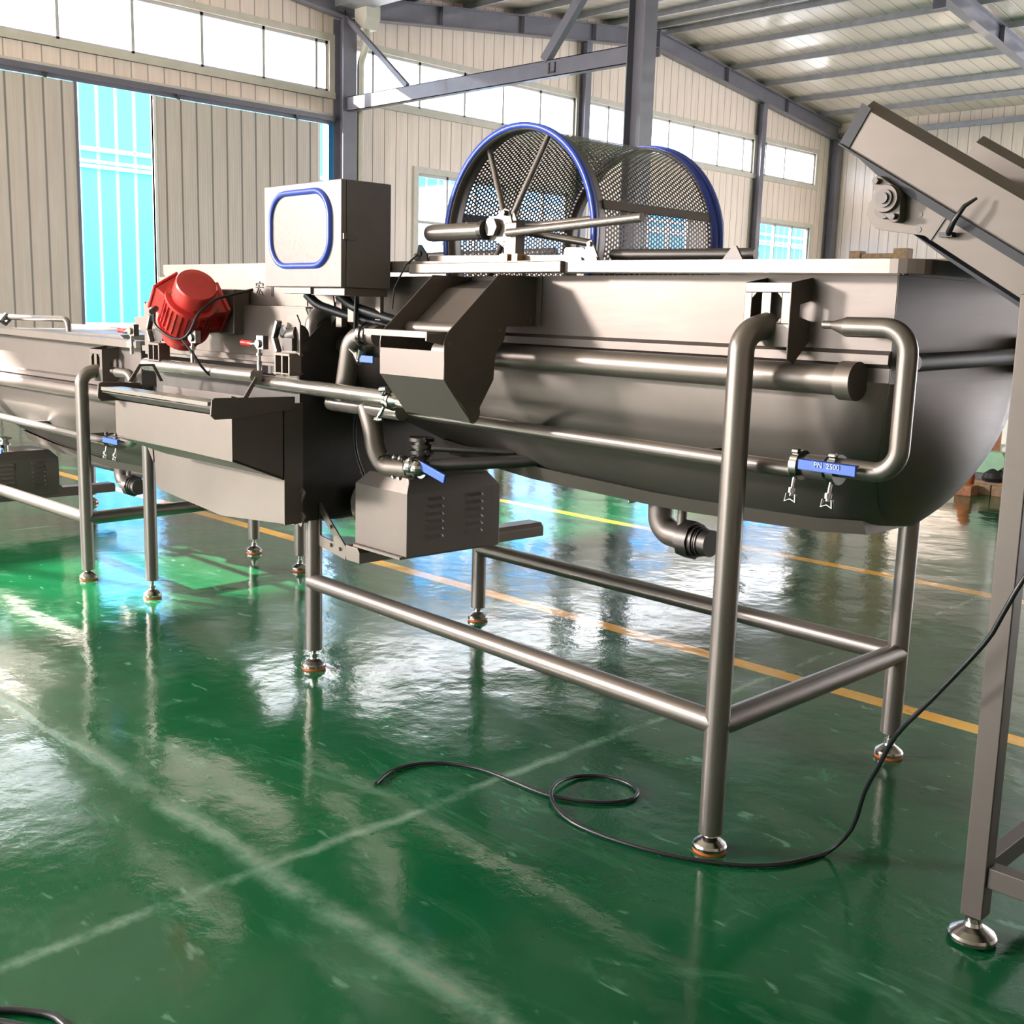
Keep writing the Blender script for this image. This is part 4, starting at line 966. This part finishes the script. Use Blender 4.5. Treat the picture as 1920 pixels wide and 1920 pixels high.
# ------------------------------------------------------------------ things on the left washer
lg2 = thing(W0, 'cover_tray', 'flat steel cover trays lying across the top of the left-edge washer', 'cover', (-6.0, 2.9, 1.2))
mb = MB(); mb.box((-7.3, 2.62, 1.19), (-6.02, 3.3, 1.215)); part('tray', mb, 'steel', lg2, .004)
mb = MB(); mb.prism([(-5.98, 1.185), (-5.98, 1.23), (-5.35, 1.235), (-5.25, 1.19)], 'y', 2.62, 3.25); part('tray', mb, 'steel', lg2, .004)
lp = thing(W0, 'loop_rail', 'bent tube rail standing above the left-edge washer', 'rail', (-6.6, 2.9, 1.2))
mb = MB(); mb.tube([(-7.9, 2.9, 1.275), (-6.575, 2.9, 1.285), (-6.565, 2.9, 1.20)], .018, 14, .05); part('tube', mb, 'tube', lp)
mb = MB(); mb.cyl((-7.45, 2.9, 1.285), (-7.45, 2.86, 1.24), .03, n=14); mb.cyl((-7.55, 2.87, 1.25), (-7.38, 2.87, 1.25), .010, n=8); part('tube_clamp', mb, 'darksteel', lp)
# valve cluster on the left pump
lv = thing(Cf, 'pump_valve', 'chrome valve and elbow on the pump at the left edge', 'valve', (-1.5, .08, .5))
mb = MB(); mb.tube([(-1.62, .05, .50), (-1.50, .05, .50), (-1.46, .05, .46)], .026, 16, .03); mb.cyl((-1.36, .12, .50), (-1.36, .12, .585), .024, n=18); mb.cyl((-1.36, .12, .54), (-1.36, .12, .553), .04, n=20); mb.cyl((-1.36, .12, .575), (-1.36, .12, .585), .042, n=20); part('valve_body', mb, 'chrome', lv)
mb = MB(); mb.bar((-1.44, .05, .545), (-1.24, .06, .515), .012, .03); part('valve_handle', mb, 'bluehandle', lv, .003, 'blue lever handle')

# ================================================================== INCLINED CONVEYOR (right)
cv = thing(W0, 'inclined_conveyor', 'grey steel belt conveyor slanting down from upper right, on square posts', 'conveyor', (-.9, 2.8, 0))
sl = (1.553-1.815)/(-.965+1.415)     # slope of the plates
zt = lambda x: 1.905+(x+1.365)*(1.678-1.905)/(.385)
zbm = lambda x: 1.817+(x+1.415)*sl
xe = .9
def plate(y, t, extra=0):
    mb = MB(); mb.prism([(-1.415+extra, zbm(-1.415+extra)), (-1.355+extra, zt(-1.355+extra)-.012), (xe, zt(xe)), (xe, zbm(xe))], 'y', y, y+t); return mb
sw = part('side_wall', plate(2.50, .004), 'convsteel', cv)
mb = MB(); n0 = [(-1.363, zt(-1.363)), (xe, zt(xe))]
mb.add([(-1.36, 2.50, zt(-1.36)-.012), (xe, 2.50, zt(xe)-.012), (xe, 2.525, zt(xe)+.012), (-1.352, 2.525, zt(-1.352)+.012)], [(0, 1, 2, 3)]); mb.add([(-1.36, 2.504, zt(-1.36)-.016), (xe, 2.504, zt(xe)-.016), (xe, 2.529, zt(xe)+.008), (-1.352, 2.529, zt(-1.352)+.008)], [(3, 2, 1, 0)])
part('top_flange', mb, 'convsteel', cv)
mb = MB(); d_ = Vector((.385, 0, -.227)).normalized(); up_ = Vector((.227, 0, .385)).normalized()
p0 = Vector((-1.415, 2.4985, 1.817)); mb.add([p0, p0+up_*.098, p0+up_*.098+d_*.028, p0+d_*.028], [(0, 1, 2, 3)]); mb.add([p0+Vector((0, -.002, 0)), p0+up_*.098+Vector((0, -.002, 0)), p0+up_*.098+d_*.028+Vector((0, -.002, 0)), p0+d_*.028+Vector((0, -.002, 0))], [(3, 2, 1, 0), ]); part('rubber_strip', mb, 'blackbelt', cv)
sw2 = part('side_wall', plate(3.12, .004, .0), 'convsteel', cv)
mb = MB(); mb.add([(-1.36, 3.12, zt(-1.36)-.012), (xe, 3.12, zt(xe)-.012), (xe, 3.145, zt(xe)+.012), (-1.352, 3.145, zt(-1.352)+.012)], [(0, 1, 2, 3)]); part('top_flange', mb, 'convsteel', cv)
# lower side member carrying the head shaft
mb = MB(); low = []
cxb, czb = -1.288, 1.660
for k in range(9): t = math.radians(65+k*25); low.append((cxb+.047*math.cos(t), czb+.047*math.sin(t)))
low += [(-1.19, 1.598), (xe, 1.598+(xe+1.19)*-.60), (xe, zbm(xe)-.018), (-1.235, zbm(-1.235)-.018)]
mb.prism(low, 'y', 2.505, 2.509)
hd = part('head_plate', mb, 'convsteel', cv, .001)
mb = MB(); mb.bar((-1.175, 2.5025, 1.589), (-1.135, 2.5025, 1.652), .006, .002, (0, 1, 0)) 
for x, z in ((-1.205, 1.645), (-1.165, 1.668), (-1.205, 1.612)): mb.cyl((x, 2.5035, z), (x, 2.506, z), .007, n=12)
part('bolt_hole', mb, 'darksteel', hd)
mb = MB(); mb.prism([(-1.415, zbm(-1.415)-.001), (xe, zbm(xe)-.001), (xe, zbm(xe)-.026), (-1.30, zbm(-1.30)-.022), (-1.36, zbm(-1.36)-.007), (-1.415, zbm(-1.415)-.005)], 'y', 2.49, 3.12); part('carrying_belt', mb, 'blackbelt', cv)
mb = MB(); mb.prism([(-1.235, 1.612), (xe, 1.602+(xe+1.19)*-.60), (xe, 1.560+(xe+1.19)*-.60), (-1.14, 1.548)], 'y', 2.515, 3.11); part('return_belt', mb, 'blackbelt', cv)
mb = MB(); mb.cyl((cxb, 2.49, czb), (cxb, 3.13, czb), .022, n=20); part('head_roller', mb, 'darksteel', cv)
bc = (-1.272, 1.680)
mb = MB(); u2 = Vector((.62, 0, -.78)); P1 = Vector((bc[0]-.012-.014, 0, bc[1]+.040)); P2 = Vector((bc[0]+.012+.010, 0, bc[1]-.040))
def lobe(c, r, t0, t1, n=7): return [(c[0]+r*math.cos(t0+(t1-t0)*k/n), c[1]+r*math.sin(t0+(t1-t0)*k/n)) for k in range(n+1)]
pl = lobe((P1.x, P1.z), .013, 1.2, 3.6)+lobe(bc, .033, 2.9, 4.4)+lobe((P2.x, P2.z), .013, 4.2, 6.6)+lobe(bc, .033, -.2, 1.3)
mb.prism(pl, 'y', 2.475, 2.503); mb.cyl((bc[0], 2.462, bc[1]), (bc[0], 2.476, bc[1]), .030, .032, n=28); bh = part('bearing_housing', mb, 'convsteel', cv, .002)
mb = MB(); mb.cyl((bc[0], 2.456, bc[1]), (bc[0], 2.463, bc[1]), .020, n=24); mb.cyl((bc[0], 2.450, bc[1]), (bc[0], 2.458, bc[1]), .0125, n=20)
for p in (P1, P2): mb.cyl((p.x, 2.460, p.z), (p.x, 2.476, p.z), .0075, n=6)
part('shaft_end', mb, 'darksteel', bh)
mb = MB(); mb.tube([(-1.065, 2.475, 1.672), (-1.085, 2.462, 1.655), (-1.105, 2.462, 1.625), (-1.12, 2.475, 1.603), (-1.125, 2.49, 1.598)], [.003, .005, .006, .007, .008], 8); mb.box((-1.145, 2.48, 1.592), (-1.115, 2.50, 1.603)); part('cable_tie', mb, 'black', cv)
# posts
for y in (2.475, 3.15):
    mb = MB(); lean = -.012; z0_, z1_ = .065, 1.47
    mb.add([(x+(lean if z > 1 else 0), yy, z) for z in (z0_, z1_) for x, yy in ((-.932, y-.022), (-.882, y-.022), (-.882, y+.028), (-.932, y+.028))], [(3, 2, 1, 0), (4, 5, 6, 7), (0, 1, 5, 4), (1, 2, 6, 5), (2, 3, 7, 6), (3, 0, 4, 7)])
    lg = part('leg', mb, 'convsteel', cv, .003); foot(W0, lg, -.907, y, .065, .054)
mb = MB(); mb.box((-.882, 2.46, .145), (.3, 2.50, .195)); part('base_rail', mb, 'convsteel', cv, .003)
mb = MB(); mb.box((-.926, 2.505, .145), (-.890, 3.13, .195)); part('base_rail', mb, 'convsteel', cv, .003)
# cable
cab = [(-2.488,1.977),(-2.529,2.061),(-2.525,2.153),(-2.475,2.23),(-2.367,2.285),(-2.234,2.296),(-2.12,2.30),(-2.04,2.325),(-1.965,2.375),(-1.915,2.445),(-1.925,2.515),(-1.985,2.548),(-2.07,2.535),(-2.125,2.475),(-2.120,2.376),(-2.068,2.29),(-1.966,2.235),(-1.85,2.222),(-1.703,2.247),(-1.575,2.295),(-1.464,2.37),(-1.399,2.45),(-1.365,2.54)]
pts = [Vector((x, y, .007)) for x, y in cab]
for i in (14, 15): pts[i].z = .016
pts += [Vector(p) for p in ((-1.345, 2.60, .012), (-1.285, 2.60, .10), (-1.235, 2.55, .235), (-1.18, 2.50, .335), (-1.12, 2.45, .445), (-1.02, 2.40, .575), (-.915, 2.385, .728), (-.882, 2.38, .80), (-.848, 2.385, .885), (-.80, 2.43, .99), (-.74, 2.47, 1.10))]
def smooth(p, k=3):
    out = []
    for i in range(len(p)-1):
        a, b, c, d = p[max(0, i-1)], p[i], p[i+1], p[min(len(p)-1, i+2)]
        for j in range(k):
            t = j/k; out.append(.5*((2*b)+(c-a)*t+(2*a-5*b+4*c-d)*t*t+(3*b-a-3*c+d)*t**3))
    return out+[p[-1]]
mb = MB(); mb.tube(smooth(pts), .0058, 10)
tag(part('power_cable', mb, 'black'), 'thin black cable looped once on the green floor, rising past the conveyor post', 'cable')
mb = MB(); mb.tube(smooth([Vector((-2.16, .68, .008)), Vector((-2.12, .745, .008)), Vector((-2.07, .79, .008)), Vector((-2.02, .815, .008)), Vector((-1.93, .815, .008))]), .0075, 10)
mb.tube(smooth([Vector((-2.16, .66, .008)), Vector((-2.09, .725, .008)), Vector((-2.0, .77, .008)), Vector((-1.9, .77, .008))]), .0075, 10)
tag(part('cable', mb, 'black'), 'thick black cable end lying in the bottom left corner of the view', 'cable')

# ================================================================== FAR BACKGROUND
wp = thing(W0, 'white_partition', 'white panelled partition standing right of the front washer, far back', 'partition', (-3.3, 9.75, 0))
mb = MB(); mb.box((-3.72, 9.72, 0), (-2.3, 9.76, 2.0)); part('panel', mb, 'white', wp)
mb = MB()
for x in (-3.75, -3.62, -3.0, -2.4): mb.box((x, 9.67, 0), (x+.05, 9.72, 2.0))
for z in (0, .72, 1.3, 1.95): mb.box((-3.75, 9.665, z), (-2.3, 9.72, z+.05))
part('frame', mb, 'white', wp, .004)
mb = MB(); mb.box((-3.94, 9.28, 0), (-3.80, 9.42, .085)); tag(part('brick', mb, 'brick', None, .004), 'dark brown block lying alone on the green floor, front of the pile', 'block')
mb = MB(); mb.box((-4.05, 9.30, 0), (-3.945, 9.42, .085)); tag(part('brick', mb, 'cream', None, .004), 'pale block end touching the dark brown block', 'block')
for a, b, lb in ((-3.86, -3.72, 'orange brown timber lying under the green machine, left one'), (-3.71, -3.5, 'orange brown timber lying under the green machine, right one')):
    mb = MB(); mb.box((a, 9.47, 0), (b, 9.62, .09)); tag(part('timber', mb, 'wood', None, .004), lb, 'timber')
mb = MB(); mb.box((-3.86, 9.48, .09), (-3.52, 9.60, .12)); tag(part('timber_board', mb, 'wood', None, .004), 'thin board lying on the two timbers', 'timber')
gm = thing(W0, 'green_machine', 'small pale green motor machine on timbers beside the white partition', 'machine', (-3.75, 9.53, .12))
mb = MB(); mb.prism([(-3.865, .18), (-3.875, .34), (-3.85, .37), (-3.66, .37), (-3.63, .32), (-3.63, .25), (-3.72, .18)], 'y', 9.49, 9.6); part('housing', mb, 'greenmach', gm, .008)
mb = MB(); mb.cyl((-3.80, 9.54, .37), (-3.80, 9.54, .43), .016, n=12); mb.cyl((-3.80, 9.54, .43), (-3.80, 9.54, .445), .035, n=14); part('knob', mb, 'cream', gm)
mb = MB(); mb.lathe((-3.72, 9.53, .12), (0, 0, 1), [(0, .09), (.03, .10), (.07, .08), (.11, .04)], 18); mb.box((-3.86, 9.49, .12), (-3.64, 9.6, .18)); part('brush_base', mb, 'black', gm)
mb = MB(); mb.lathe((-3.96, 9.53, .0), (.06, .0, 1), [(0, .03), (.04, .065), (.14, .07), (.24, .05), (.30, .02)], 14); tag(part('straw_bundle', mb, 'orange'), 'orange bundle standing beside the green machine', 'bundle')
mb = MB(); mb.box((-5.0, 11.2, 0), (-4.0, 11.8, .48)); tag(part('crate', mb, 'brick', None, .01), 'dark brown crate behind the green machine', 'crate')
mb = MB(); mb.prism([(-4.8, .48), (-4.45, .80), (-4.2, .80), (-4.05, .48)], 'y', 11.3, 11.7); tag(part('sack', mb, 'cream', None, .03), 'pale sack on top of the dark brown crate', 'sack')
# timber trestle seen over the right end of the rim
tr = thing(W0, 'timber_trestle', 'grey brown timber frame stack seen over the right end of the washer rim', 'frame', (-6.2, 12, 0))
mb = MB(); mb.box((-6.55, 11.96, 0), (-6.42, 12.1, 2.20)); part('post', mb, 'wood', tr)
mb = MB(); mb.box((-6.02, 11.96, 0), (-5.86, 12.1, 2.22)); part('post', mb, 'wood', tr)
mb = MB(); mb.box((-6.7, 11.95, 1.98), (-5.3, 12.12, 2.10)); mb.box((-6.5, 11.99, 2.12), (-5.9, 12.09, 2.17)); part('beam', mb, 'wood', tr)
mb = MB(); mb.box((-9.2, 9.0, 0), (-9.12, 9.07, 2.12)); tag(part('timber_plank', mb, 'wood'), 'narrow upright brown plank behind the control cabinet', 'plank')
